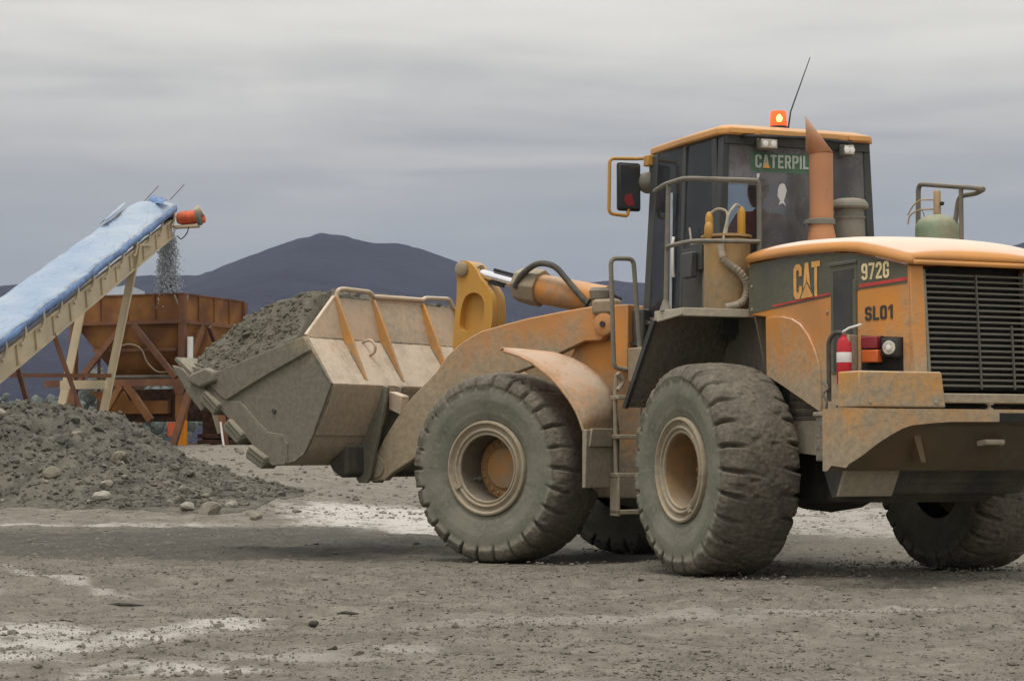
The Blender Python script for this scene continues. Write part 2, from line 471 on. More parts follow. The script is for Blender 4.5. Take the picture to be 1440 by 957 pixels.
M['heap'] = earth_mat('heap_earth', (0.068, 0.063, 0.052), (0.165, 0.152, 0.123), (0.25, 0.232, 0.192), 1.6)
M['heapclod'] = earth_mat('heap_clods', (0.072, 0.066, 0.054), (0.18, 0.166, 0.134), (0.26, 0.24, 0.20), 1.6)
M['yardclod'] = earth_mat('yard_clods', (0.16, 0.146, 0.118), (0.265, 0.243, 0.20), (0.31, 0.29, 0.245), 2.2)
M['gravel'] = earth_mat('dark_gravel', (0.10, 0.092, 0.072), (0.19, 0.175, 0.135), (0.27, 0.25, 0.20), 7.0, 0.02)
M['palerock'] = earth_mat('pale_rock', (0.26, 0.235, 0.19), (0.42, 0.39, 0.33), (0.50, 0.47, 0.41), 8.0, 0.03)
M['tanrock'] = earth_mat('tan_rock', (0.18, 0.16, 0.125), (0.29, 0.26, 0.20), (0.36, 0.325, 0.26), 8.0, 0.03)
M['darkclod'] = earth_mat('dark_clod', (0.05, 0.047, 0.04), (0.10, 0.09, 0.075), (0.13, 0.12, 0.10), 20.0, 0.01)
M['stream'] = earth_mat('falling_stone', (0.34, 0.38, 0.42), (0.58, 0.63, 0.67), (0.72, 0.76, 0.80), 6.0, 0.01)
M['mountain'] = earth_mat('forest_mountain', (0.006, 0.008, 0.022), (0.024, 0.026, 0.048), (0.043, 0.044, 0.064), 0.007, 25.0)
M['trees'] = earth_mat('far_trees', (0.10, 0.12, 0.105), (0.16, 0.18, 0.16), (0.20, 0.22, 0.20), 0.2, 0.2)  # foliage colours paled to include the mist of distance


# ------------------------------------------------------------------ mesh helpers
class MB:
    def __init__(s):
        s.v, s.f = [], []

    def add(s, vs, fs):
        k = len(s.v)
        s.v += [tuple(p) for p in vs]
        s.f += [tuple(i + k for i in f) for f in fs]
        return s

    def hexa(s, p):      # 8 points: bottom ring 0-3, top ring 4-7
        return s.add(p, [(3, 2, 1, 0), (4, 5, 6, 7), (0, 1, 5, 4), (1, 2, 6, 5), (2, 3, 7, 6), (3, 0, 4, 7)])

    def box(s, x0, x1, y0, y1, z0, z1):
        return s.hexa([(x0, y0, z0), (x1, y0, z0), (x1, y1, z0), (x0, y1, z0),
                       (x0, y0, z1), (x1, y0, z1), (x1, y1, z1), (x0, y1, z1)])

    def bar(s, a, b, wd, ht, up=(0, 0, 1)):
        a, b = Vector(a), Vector(b)
        d = (b - a).normalized()
        u = Vector(up)
        if abs(d.dot(u)) > 0.97:
            u = Vector((1, 0, 0))
        l = u.cross(d).normalized() * (wd / 2)
        n = d.cross(l).normalized() * (ht / 2)
        return s.hexa([a - l - n, b - l - n, b + l - n, a + l - n, a - l + n, b - l + n, b + l + n, a + l + n])

    def prism(s, poly, ax, a, b):
        """poly of (p,q) in the plane across axis ax ('x': (y,z), 'y': (x,z), 'z': (x,y)), from a to b"""
        def P(p, q, r):
            return {'x': (r, p, q), 'y': (p, r, q), 'z': (p, q, r)}[ax]
        n = len(poly)
        vs = [P(p, q, a) for p, q in poly] + [P(p, q, b) for p, q in poly]
        fs = [tuple(range(n))[::-1], tuple(range(n, 2 * n))] + [(i, (i + 1) % n, n + (i + 1) % n, n + i) for i in range(n)]
        return s.add(vs, fs)

    def tube(s, path, r, n=10, caps=True):
        P = [Vector(p) for p in path]
        rs = r if isinstance(r, (list, tuple)) else [r] * len(P)
        up = None
        rings = []
        for i, p in enumerate(P):
            d = (P[min(i + 1, len(P) - 1)] - P[max(i - 1, 0)]).normalized()
            if up is None:
                up = Vector((0, 0, 1)) if abs(d.z) < 0.9 else Vector((1, 0, 0))
            l = d.cross(up).normalized()
            up = l.cross(d).normalized()
            rings.append([p + (l * math.cos(2 * math.pi * k / n) + up * math.sin(2 * math.pi * k / n)) * rs[i] for k in range(n)])
        vs = [q for rg in rings for q in rg]
        fs = []
        for i in range(len(P) - 1):
            for k in range(n):
                fs.append((i * n + k, i * n + (k + 1) % n, (i + 1) * n + (k + 1) % n, (i + 1) * n + k))
        if caps:
            fs.append(tuple(range(n))[::-1])
            fs.append(tuple((len(P) - 1) * n + k for k in range(n)))
        return s.add(vs, fs)

    def lathe(s, prof, ax='z', c=(0, 0, 0), n=32, closed=True):
        """prof: (radius, height) pairs along axis ax"""
        def P(r, h, a):
            x, y = r * math.cos(a), r * math.sin(a)
            q = {'z': (x, y, h), 'y': (x, h, y), 'x': (h, x, y)}[ax]
            return (q[0] + c[0], q[1] + c[1], q[2] + c[2])
        vs = [P(r, h, 2 * math.pi * k / n) for r, h in prof for k in range(n)]
        fs = []
        for i in range(len(prof) - 1):
            for k in range(n):
                fs.append((i * n + k, i * n + (k + 1) % n, (i + 1) * n + (k + 1) % n, (i + 1) * n + k))
        if closed:
            fs.append(tuple(range(n))[::-1])
            fs.append(tuple((len(prof) - 1) * n + k for k in range(n)))
        return s.add(vs, fs)

    def grid(s, rows):
        n = len(rows[0])
        vs = [p for r in rows for p in r]
        fs = [(i * n + k, i * n + k + 1, (i + 1) * n + k + 1, (i + 1) * n + k) for i in range(len(rows) - 1) for k in range(n - 1)]
        return s.add(vs, fs)

    def mesh(s, name, off=(0, 0, 0), sharp=32):
        me = bpy.data.meshes.new(name)
        me.from_pydata([(v[0] - off[0], v[1] - off[1], v[2] - off[2]) for v in s.v], [], s.f)
        me.validate()
        fix_normals(me)
        me.polygons.foreach_set('use_smooth', [True] * len(me.polygons))
        me.set_sharp_from_angle(angle=R(sharp))
        return me

    def build(s, name, mat, parent=None, rz=0.0, off=(0, 0, 0), bevel=0.0, thick=0.0, sharp=32, loc=(0, 0, 0)):
        o = bpy.data.objects.new(name, s.mesh(name, off, sharp))
        C.objects.link(o)
        o.data.materials.append(M[mat] if isinstance(mat, str) else mat)
        o.parent = parent
        o.rotation_euler.z = rz
        o.location = loc
        if thick:
            md = o.modifiers.new('solid', 'SOLIDIFY')
            md.thickness = thick
            md.offset = 0
        if bevel:
            md = o.modifiers.new('bevel', 'BEVEL')
            md.width = bevel
            md.segments = 2
            md.limit_method = 'ANGLE'
            md.angle_limit = R(35)
            md.harden_normals = False
        return o


def fix_normals(me):
    import bmesh
    bm = bmesh.new()
    bm.from_mesh(me)
    bmesh.ops.recalc_face_normals(bm, faces=bm.faces)
    bm.to_mesh(me)
    bm.free()


def np_mesh(name, V, F):
    V = np.asarray(V, dtype=np.float32)
    F = np.asarray(F, dtype=np.int32)
    me = bpy.data.meshes.new(name)
    k = F.shape[1]
    me.vertices.add(len(V))
    me.vertices.foreach_set('co', V.ravel())
    me.loops.add(F.size)
    me.loops.foreach_set('vertex_index', F.ravel())
    me.polygons.add(len(F))
    me.polygons.foreach_set('loop_start', np.arange(0, F.size, k, dtype=np.int32))
    me.update(calc_edges=True)
    return me


def np_obj(name, V, F, mat, parent=None, smooth=True, loc=(0, 0, 0), rz=0.0):
    me = np_mesh(name, V, F)
    me.polygons.foreach_set('use_smooth', [smooth] * len(me.polygons))
    me.materials.append(M[mat])
    o = bpy.data.objects.new(name, me)
    C.objects.link(o)
    o.parent = parent
    o.location = loc
    o.rotation_euler.z = rz
    return o


def grid_faces(nr, nc):
    i = np.arange(nr - 1)[:, None] * nc + np.arange(nc - 1)[None, :]
    return np.stack([i, i + 1, i + nc + 1, i + nc], -1).reshape(-1, 4)


def vnoise(x, y, seed):
    xi = np.floor(x).astype(np.int64)
    yi = np.floor(y).astype(np.int64)
    fx, fy = x - xi, y - yi
    fx = fx * fx * (3 - 2 * fx)
    fy = fy * fy * (3 - 2 * fy)

    def h(a, b):
        k = (a * 374761393 + b * 668265263 + seed * 1442695041) & 0xffffffff
        k = ((k ^ (k >> 13)) * 1274126177) & 0xffffffff
        k = k ^ (k >> 16)
        return (k & 0xffff) / 65535.0
    return (h(xi, yi) * (1 - fx) + h(xi + 1, yi) * fx) * (1 - fy) + (h(xi, yi + 1) * (1 - fx) + h(xi + 1, yi + 1) * fx) * fy


def fbm(x, y, freq, octv=4, seed=1, gain=0.5):
    s, a, tot = 0.0, 1.0, 0.0
    for i in range(octv):
        s = s + a * vnoise(x * freq + 13.7 * i, y * freq - 7.3 * i, seed + i)
        tot += a
        a *= gain
        freq *= 2.03
    return s / tot - 0.5


def sstep(a, b, x):
    t = np.clip((x - a) / (b - a), 0, 1)
    return t * t * (3 - 2 * t)


ICO_V = None


def ico():
    p = (1 + 5 ** 0.5) / 2
    v = np.array([(-1, p, 0), (1, p, 0), (-1, -p, 0), (1, -p, 0), (0, -1, p), (0, 1, p), (0, -1, -p), (0, 1, -p),
                  (p, 0, -1), (p, 0, 1), (-p, 0, -1), (-p, 0, 1)], float) / 1.902
    f = np.array([(0, 11, 5), (0, 5, 1), (0, 1, 7), (0, 7, 10), (0, 10, 11), (1, 5, 9), (5, 11, 4), (11, 10, 2), (10, 7, 6), (7, 1, 8),
                  (3, 9, 4), (3, 4, 2), (3, 2, 6), (3, 6, 8), (3, 8, 9), (4, 9, 5), (2, 4, 11), (6, 2, 10), (8, 6, 7), (9, 8, 1)])
    return v, f


def chunks(pos, size, flat=0.75, seed=3):
    """many small angular lumps in one pair of arrays"""
    g = np.random.default_rng(seed)
    n = len(pos)
    v, f = ico()
    V = v[None] * (1 + g.uniform(-0.32, 0.32, (n, 12, 1)))
    V = V * g.uniform(0.65, 1.25, (n, 1, 3))
    q = g.normal(size=(n, 4))
    q /= np.linalg.norm(q, axis=1, keepdims=True)
    a, b, c, d = q.T
    Rm = np.stack([np.stack([1 - 2 * (c * c + d * d), 2 * (b * c - a * d), 2 * (b * d + a * c)], -1),
                   np.stack([2 * (b * c + a * d), 1 - 2 * (b * b + d * d), 2 * (c * d - a * b)], -1),
                   np.stack([2 * (b * d - a * c), 2 * (c * d + a * b), 1 - 2 * (b * b + c * c)], -1)], 1)
    V = np.einsum('nij,nkj->nki', Rm, V)
    V[:, :, 2] *= flat
    V = V * np.asarray(size)[:, None, None] + np.asarray(pos)[:, None, :]
    F = (f[None] + (np.arange(n) * 12)[:, None, None]).reshape(-1, 3)
    return V.reshape(-1, 3), F


def tag(o, label=None, cat=None, group=None, kind=None):
    for k, v in (('label', label), ('category', cat), ('group', group), ('kind', kind)):
        if v:
            o[k] = v
    return o


def empty(name, loc=(0, 0, 0), rz=0.0, parent=None):
    o = bpy.data.objects.new(name, None)
    C.objects.link(o)
    o.location = loc
    o.rotation_euler.z = rz
    o.parent = parent
    o.empty_display_size = 0.2
    return o


def arc(p, q, r, k=6):
    """rounded polyline corner helper: list of points -> path with fillets"""
    pass


def fillet(pts, r, k=5):
    P = [Vector(p) for p in pts]
    out = [P[0]]
    for i in range(1, len(P) - 1):
        a, b, c = P[i - 1], P[i], P[i + 1]
        d1, d2 = (a - b), (c - b)
        rr = min(r, d1.length * 0.45, d2.length * 0.45)
        s, e = b + d1.normalized() * rr, b + d2.normalized() * rr
        for j in range(k + 1):
            t = j / k
            out.append(s * (1 - t) ** 2 + b * (2 * t * (1 - t)) + e * t * t)
    out.append(P[-1])
    return out


# ------------------------------------------------------------------ ground
def ground_h(X, Y):
    z = 0.30 * sstep(27.5, 34.0, Y + 0.25 * X) * (1 - sstep(-5.0, -1.0, X))
    z = z + 0.95 * sstep(42, 62, Y) * (1 - 0.75 * sstep(0, 12, X)) + 0.5 * sstep(70, 220, Y)
    # ruts that run across the yard
    rut = np.sin((Y + 0.10 * X + 0.7 * fbm(X, Y, 0.22, 3, 5)) * 2.1)
    z = z + 0.022 * rut * sstep(15, 19, Y) * (1 - sstep(33, 40, Y))
    z = z + 0.10 * fbm(X, Y, 0.35, 3, 11) + 0.22 * fbm(X * .7, Y, 0.30, 4, 17) * sstep(36, 44, Y) * (1 - sstep(70, 100, Y))
    z = z + 0.055 * fbm(X, Y, 1.5, 4, 21)
    z = z + 0.060 * fbm(X, Y, 5.0, 3, 31) + 0.030 * np.abs(fbm(X, Y, 11.0, 2, 41))
    # old wheel tracks with lug prints, crossing the near yard in long bends
    for c0, k1, k2, amp in ((13.6, .10, .020, 1.0), (15.9, .10, .020, 1.0), (18.4, -.16, .012, .8), (11.4, .22, .03, .8)):
        dy = Y - (c0 + k1 * X + k2 * X * X + .15 * fbm(X, Y * 0, .5, 2, int(c0 * 10)))
        band = 1 - sstep(.26, .36, np.abs(dy))
        lug = np.sin(2 * np.pi * (X / .24 + np.abs(dy) * 1.6))
        wear = np.clip(.75 + 1.3 * fbm(X, Y, .8, 3, 55), 0, 1)
        z = z - amp * wear * (band * (.020 + .016 * sstep(-.2, .4, lug)) - .018 * np.exp(-((np.abs(dy) - .40) / .06) ** 2))
    return z


def ground_z(X, Y):
    return ground_h(np.asarray(X, float), np.asarray(Y, float))


def axis_pts(lo, hi, step, far, grow=1.25):
    a = list(np.arange(lo, hi + 1e-6, step))
    d = step
    x = hi
    while x < far[1]:
        d *= grow
        x += d
        a.append(x)
    d = step
    x = lo
    pre = []
    while x > far[0]:
        d *= grow
        x -= d
        pre.append(x)
    return np.array(pre[::-1] + a)


xs = axis_pts(-13, 10, 0.05, (-6500, 6500))
ys = axis_pts(8.5, 38, 0.055, (-400, 7000), 1.12)
GX, GY = np.meshgrid(xs, ys)
GZ = ground_h(GX, GY)
far_fade = 1 - sstep(150, 400, np.hypot(GX, GY))
GZ = GZ * far_fade + (1 - far_fade) * 1.2
HX, HY, TR, TF = 1.993, 19.48, R(90 + 23), R(90 + 54.5)


def to_world(fr, u, v):
    a = TR if fr == 'R' else TF
    return HX + math.cos(a) * u - math.sin(a) * v, HY + math.sin(a) * u + math.cos(a) * v


for fr, u in (('R', -1.725), ('F', 1.725)):
    for v in (1.1, -1.1):
        wx, wy = to_world(fr, u, v)
        d = np.hypot(GX - wx, GY - wy)
        k = 1 - sstep(0.55, 1.5, d)
        GZ = GZ * (1 - k) + k * (0.012 * fbm(GX, GY, 6.0, 3, 31))
V = np.stack([GX, GY, GZ], -1).reshape(-1, 3)
g = np_obj('ground', V, grid_faces(len(ys), len(xs)), 'ground')
tag(g, 'grey brown churned mud of the quarry yard', 'ground', kind='structure')

# ------------------------------------------------------------------ mountain and far trees
RID = [(-900, 420), (-300, 398), (0, 400), (160, 388), (225, 384), (280, 385), (310, 375), (370, 350), (420, 331), (450, 324), (480, 325),
       (530, 338), (570, 343), (600, 351), (640, 366), (700, 382), (725, 388), (807, 395), (863, 392), (909, 398), (1000, 405),
       (1200, 400), (1350, 372), (1408, 347), (1440, 337), (1520, 312), (1700, 300), (2300, 420)]
D0 = 3500.0
rx = np.array([(p - 720) / 3000 * D0 for p, _ in RID])
rz = np.array([1 + (636 - q) / 3000 * D0 for _, q in RID])
mx_ = np.linspace(rx[0], rx[-1], 420)
rows = np.linspace(-1, 1, 60)
MX, MR = np.meshgrid(mx_, rows)
ridge = np.interp(MX, rx, rz)
ridge = ridge + 14 * fbm(MX, MX * 0, 0.012, 6, 77, .6)
MY = D0 + MR * 1500
fall = np.clip(1 - np.abs(MR), 0, 1) ** 0.8
MZ = ridge * fall + 60 * fbm(MX, MY, 0.004, 5, 88) * fall * np.abs(MR)
MZ = MZ - 20 * (np.abs(MR) > 0.99)
o = np_obj('mountain', np.stack([MX, MY, MZ], -1).reshape(-1, 3), grid_faces(60, 420), 'mountain')
tag(o, 'dark blue forested mountain ridge behind the quarry', 'mountain', kind='structure')

tp = []
tsz = []
for i in range(6000):
    x = random.uniform(-190, -60)
    y = random.uniform(330, 420)
    hh = 9 + 5 * math.sin(x * 0.09) + random.uniform(-2.5, 2.5) + (y - 330) * 0.03
    tp.append((x, y, random.uniform(0.2, 1.0) * hh + 1))
    tsz.append(random.uniform(0.4, 1.3))
Vt, Ft = chunks(np.array(tp), np.array(tsz), 1.1, 5)
o = np_obj('far_woodland', Vt, Ft, 'trees', smooth=False)
tag(o, 'pale grey green belt of far-off trees behind the conveyor legs', 'woodland', kind='stuff')

# ------------------------------------------------------------------ wheel loader
loader = empty('wheel_loader', (HX, HY, 0), TR)
tag(loader, 'big muddy orange articulated wheel loader carrying a full bucket', 'wheel loader')
ART = TF - TR


def rear(mb, name, mat, parent=loader, **k):
    return mb.build(name, mat, parent, **k)


def front(mb, name, mat, **k):
    return mb.build(name, mat, loader, rz=ART, **k)


# ---- wheels
def tyre_mesh(seed):
    prof = [(.27, .418), (.30, .43), (.325, .50), (.343, .58), (.350, .66), (.342, .735), (.325, .785), (.302, .825), (.262, .850),
            (.16, .866), (0.0, .873)]
    prof = prof + [(-y, r) for y, r in prof[-2::-1]]
    P = np.array(prof)
    d = np.concatenate([[0], np.cumsum(np.hypot(*np.diff(P, axis=0).T))])
    s = np.linspace(0, d[-1], 76)
    py = np.interp(s, d, P[:, 0])
    pr = np.interp(s, d, P[:, 1])
    nl, per = 26, 22
    nth = nl * per
    th = np.linspace(0, 2 * np.pi, nth, endpoint=False)
    TH, Y_ = np.meshgrid(th, py, indexing='ij')
    _, Rr = np.meshgrid(th, pr, indexing='ij')
    side = np.sign(Y_)
    ph = (TH * nl / (2 * np.pi) + side * 0.25 + 0.9 * np.abs(Y_) * side + 0.10 * fbm(TH * 6, Y_ * 8, 1.0, 2, seed)) % 1.0
    gr = np.exp(-((ph - 0.5) / (0.085 + 0.06 * fbm(TH * 5, Y_ * 5, 1.0, 2, seed + 15))) ** 4)
    sh = sstep(0.715, 0.79, Rr) * sstep(0.12, 0.27, np.abs(Y_))
    mudfill = np.clip(0.62 + 1.6 * fbm(TH * 3, Y_ * 6, 1.0, 3, seed + 9), 0.15, 1.0)
    dr = -0.070 * gr * sh * mudfill
    # shallow mud-filled grooves across the middle of the tread
    mid = sstep(0.80, 0.85, Rr) * (1 - sstep(0.14, 0.24, np.abs(Y_)))
    dr = dr - 0.014 * np.exp(-((ph - 0.5) / 0.07) ** 2) * mid * np.clip(4 * fbm(TH * 5, Y_ * 9, 1.0, 3, seed + 4), 0, 1)
    tread = sstep(0.76, 0.82, Rr)
    dr = dr + 0.012 * fbm(TH * 7, Y_ * 7 + Rr * 8, 1.0, 4, seed + 2) * tread + 0.012 * fbm(TH * 40, Y_ * 40, 1.0, 2, seed + 3) * tread
    # pits where mud has fallen out
    pit = sstep(0.26, 0.34, fbm(TH * 13, Y_ * 13, 1.0, 2, seed + 6)) * tread
    dr = dr - 0.018 * pit
    dy = 0.026 * gr * sstep(0.69, 0.75, Rr) * (1 - sstep(0.81, 0.85, Rr)) * -side
    # the tread blocks stand proud of the sidewall, chipped and uneven
    blk = sstep(0.722, 0.742, Rr) * (1 - sstep(0.82, 0.86, Rr)) * (1 - gr)
    dy = dy + side * blk * (0.016 + 0.030 * fbm(TH * 11, Rr * 11, 1.0, 3, seed + 12))
    # raised rings on the sidewall
    dy = dy + side * 0.006 * (np.exp(-((Rr - 0.62) / 0.012) ** 2) + 0.8 * np.exp(-((Rr - 0.49) / 0.010) ** 2))
    dy = dy + side * 0.008 * fbm(TH * 4, Rr * 9, 1.0, 3, seed + 7)
    Rn, Yn = Rr + dr, Y_ + dy
    X_, Z_ = Rn * np.cos(TH), Rn * np.sin(TH)
    low = np.clip((-Z_ - 0.60) / 0.26, 0, 1)
    Yn = Yn * (1 + 0.05 * low ** 2)
    Z_ = np.maximum(Z_, -0.858 + 0.012 * fbm(X_ * 5, Yn * 5, 1.0, 3, seed))
    Vv = np.stack([X_, Yn, Z_], -1)
    n = len(py)
    i = np.arange(nth)[:, None]
    k = np.arange(n - 1)[None]
    j = (i + 1) % nth
    F = np.stack([i * n + k, i * n + k + 1, j * n + k + 1, j * n + k], -1).reshape(-1, 4)
    me = np_mesh('tyre', Vv.reshape(-1, 3), F)
    me.polygons.foreach_set('use_smooth', [True] * len(me.polygons))
    return me


tyre_a, tyre_b = tyre_mesh(3), tyre_mesh(41)
tyre_a.materials.append(M['tyre'])
tyre_b.materials.append(M['tyre'])
rim_mb = MB().lathe([(.427, .27), (.430, .318), (.424, .332), (.408, .336), (.400, .326), (.392, .306), (.376, .296), (.366, .298), (.356, .318),
                     (.346, .326), (.336, .322), (.332, .306), (.322, .300), (.312, .312), (.302, .310), (.297, .295)], 'y', n=72, closed=False)
rim_me = rim_mb.mesh('rim', sharp=28)
rim_me.materials.append(M['rim'])
bar_mb = MB().lathe([(.297, .295), (.295, .10), (.293, -.02), (.10, -.03), (.10, -.06), (.40, -.06), (.427, .05), (.427, .27)], 'y', n=48, closed=False)
bar_f, bar_r = bar_mb.mesh('rim_barrel', sharp=28), bar_mb.mesh('rim_barrel', sharp=28)
bar_f.materials.append(M['barrelgrey'])
bar_r.materials.append(M['barrelbrown'])
hub_me = MB().lathe([(.290, -.018), (.285, .012), (.270, .018), (.205, .018), (.190, .045), (.175, .055), (.06, .062), (0.001, .062)], 'y', n=48, closed=False).mesh('hub', sharp=30)
hub_me.materials.append(M['hub'])
bolt_me = MB().lathe([(.017, 0), (.017, .018), (.010, .024), (.001, .024)], 'y', n=8, closed=False).mesh('bolt', sharp=30)
bolt_me.materials.append(M['hub'])
clip_me = MB().box(-.02, .02, .300, .330, .325, .385).mesh('lock_clip')
clip_me.materials.append(M['rim'])
valve_me = MB().lathe([(.022, 0), (.022, .03), (.012, .035), (.012, .09), (.001, .09)], 'y', n=10, closed=False).mesh('valve')
valve_me.materials.append(M['greygrn'])


def link(name, me, parent, loc=(0, 0, 0), rot=(0, 0, 0)):
    o = bpy.data.objects.new(name, me)
    C.objects.link(o)
    o.parent = parent
    o.location = loc
    o.rotation_euler = rot
    return o


AX = 0.858
cA, sA = math.cos(ART), math.sin(ART)
for fr, u, v, me, spin, lab in (('F', 1.725, 1.1, tyre_a, 0.0, 'muddy front wheel with deep dish orange hub'), ('R', -1.725, 1.1, tyre_b, 0.2, 'rear wheel with tread caked in mud'),
                                ('F', 1.725, -1.1, tyre_a, 0.0, None), ('R', -1.725, -1.32, tyre_b, 0.0, None)):
    p = (u, v, AX) if fr == 'R' else (cA * u - sA * v, sA * u + cA * v, AX)
    wl = empty('wheel', p, (ART if fr == 'F' else 0.0) + (math.pi if v < 0 else 0.0), loader)
    if lab:
        wl['label'] = lab
    link('tyre', me, wl)
    link('rim', rim_me, wl)
    link('rim_barrel', bar_f if fr == 'F' else bar_r, wl)
    link('hub', hub_me, wl)
    if v > 0:
        for k in range(20):
            a = 2 * math.pi * k / 20
            link('bolt', bolt_me, wl, (.238 * math.cos(a), .016, .238 * math.sin(a)))
        link('lock_clip', clip_me, wl, rot=(0, R(118 if fr == 'F' else -152), 0))
        link('valve', valve_me, wl, (.262 if fr == 'F' else -.1, .05, -.10 if fr == 'F' else -.255))

# ---- bolt heads, weld beads and hoses
bh = MB().lathe([(.014, 0), (.014, .009), (.009, .012), (.001, .012)], 'y', n=8, closed=False).mesh('bolt_head', sharp=30)
bh.materials.append(M['muddy'])


def bolts(parent, pts, rz=0.0):
    for q_ in pts:
        link('bolt_head', bh, parent, q_, (0, 0, rz))


# ---- rear chassis, axle, belly
mb = MB().prism([(-3.6, .78), (-3.3, .62), (-2.3, .60), (-1.2, .66), (-.1, .70), (.25, .85), (.25, 1.25), (-.5, 1.45), (-3.6, 1.35)], 'y', -.46, .46)
rear(mb, 'rear_frame', 'dark', bevel=.02)
mb = MB().lathe([(.10, -.78), (.22, -.74), (.24, -.45), (.33, -.25), (.36, 0), (.33, .25), (.24, .45), (.22, .74), (.10, .78)], 'y', (-1.725, 0, .86), 24)
rear(mb, 'rear_axle', 'dark')
mb = MB().prism([(-3.68, .90), (-3.50, .69), (-2.75, .64), (-2.6, .90)], 'y', -.62, .62)
rear(mb, 'belly_plate', 'dark', bevel=.01)
mb = MB().prism([(-3.72, .87), (-3.60, .675), (-3.56, .675), (-3.66, .87)], 'y', .62, 1.08)
rear(mb, 'belly_guard', 'muddy', bevel=.006)
# engine bay side below the hood
mb = MB().box(-3.42, -1.9, -.70, .70, 1.25, 2.36)
rear(mb, 'engine_bay', 'dark')
mb = MB().prism([(-2.25, 1.56), (-2.25, 1.0), (-3.1, .95), (-3.55, 1.0), (-3.55, 1.31), (-2.9, 1.31)], 'y', .66, .70)
rear(mb, 'side_skirt', 'muddy', bevel=.005)
# articulation hitch
mb = MB().lathe([(.16, .55), (.16, 1.55)], 'z', (0, 0, 0), 20)
rear(mb, 'hitch_pin', 'dark')

# ---- hood top
US = [-1.745, -2.0, -2.35, -2.7, -3.055, -3.25, -3.42, -3.55, -3.68, -3.76, -3.81, -3.835]
ZE = [2.555, 2.562, 2.562, 2.555, 2.538, 2.525, 2.505, 2.470, 2.430, 2.405, 2.393, 2.390]
WD = [.80, .80, .80, .80, .80, .80, .795, .735, .67, .63, .60, .575]
CR = [.13, .12, .10, .085, .068, .060, .055, .05, .045, .035, .018, .0]
rows = []
for u, z, wd, c in zip(US, ZE, WD, CR):
    e_ = .055 if u > -3.83 else .03
    row = [(u, -wd, z), (u, -wd, z + e_ * .75)]
    for k in range(25):
        tt = -1 + 2 * k / 24
        row.append((u, tt * (wd - .022), z + e_ + .012 + c * (1 - abs(tt) ** 2.6)))
    row += [(u, wd, z + e_ * .75), (u, wd, z)]
    rows.append(row)
mb = MB().grid(rows)
last = len(US) - 1
mb.add([(-3.838, .575 - 1.15 * k / 20, 2.388) for k in range(21)] + [(-3.835, .57 - 1.14 * k / 20, 2.425) for k in range(21)],
       [(k, k + 1, 22 + k, 21 + k) for k in range(20)])
mb.prism([(-1.76, 2.53), (-1.745, 2.53), (-1.745, 2.60), (-1.76, 2.60)], 'y', -.78, .78)
rear(mb, 'hood', 'hoodtop', thick=.018, sharp=50)

# ---- hood sides
SIDE = [(-1.745, 2.552), (-1.745, 2.13), (-2.02, 2.10), (-2.03, 1.63), (-2.3, 1.528), (-2.9, 1.297), (-3.55, 1.297), (-3.55, 1.55), (-3.42, 1.58),
        (-3.42, 2.50), (-3.055, 2.533), (-2.7, 2.55), (-2.2, 2.557)]
for sgn in (1, -1):
    y0, y1 = (.74, .78) if sgn > 0 else (-.78, -.74)
    mb = MB().prism(SIDE, 'y', y0, y1)
    rear(mb, 'hood_side', 'hood', bevel=.006)
    if sgn > 0:
        bolts(bpy.context.scene.objects['hood_side'], [(-1.80, .779, 2.17), (-1.80, .779, 2.36), (-2.97, .779, 2.08), (-2.97, .779, 1.80), (-2.97, .779, 1.52), (-3.48, .779, 1.36), (-3.10, .779, 1.36)])
    y0, y1 = (.78, .800) if sgn > 0 else (-.800, -.78)
    arcp = [(-2.06, 1.62), (-2.05, 2.085), (-2.16, 2.092), (-2.30, 2.085), (-2.45, 2.06), (-2.58, 2.01), (-2.70, 1.92), (-2.79, 1.81), (-2.86, 1.68),
            (-2.885, 1.55), (-2.895, 1.40), (-2.89, 1.31), (-2.3, 1.535)]
    mb = MB().prism(arcp[::-1], 'y', y0, y1)
    rear(mb, 'wheel_arch_panel', 'hood', bevel=.003)

# chamfered rear corner panels
CA, CB = Vector((-3.42, .78, 0)), Vector((-3.80, .585, 0))
ce = (CB - CA).normalized()
cn = Vector((ce.y, -ce.x, 0))
if cn.y < 0:
    cn = -cn
CL = (CB - CA).length


def cham(s, d, z, sgn=1):
    p = CA + ce * s + cn * d
    return (p.x, p.y * sgn, z)


for sgn in (1, -1):
    mb = MB()
    mb.hexa([cham(0, -.04, 1.50, sgn), cham(CL, -.04, 1.50, sgn), cham(CL, 0, 1.50, sgn), cham(0, 0, 1.50, sgn),
             cham(0, -.04, 2.50, sgn), cham(CL, -.04, 2.385, sgn), cham(CL, 0, 2.385, sgn), cham(0, 0, 2.50, sgn)])
    rear(mb, 'corner_panel', 'hood', bevel=.006)
    y0, y1 = (.462, .582) if sgn > 0 else (-.582, -.462)
    mb = MB().hexa([(-3.86, y0, 1.50), (-3.86, y1, 1.50), (-3.76, y1, 1.50), (-3.76, y0, 1.50),
                    (-3.806, y0, 2.386), (-3.806, y1, 2.386), (-3.72, y1, 2.386), (-3.72, y0, 2.386)])
    rear(mb, 'grille_post', 'hood', bevel=.006)

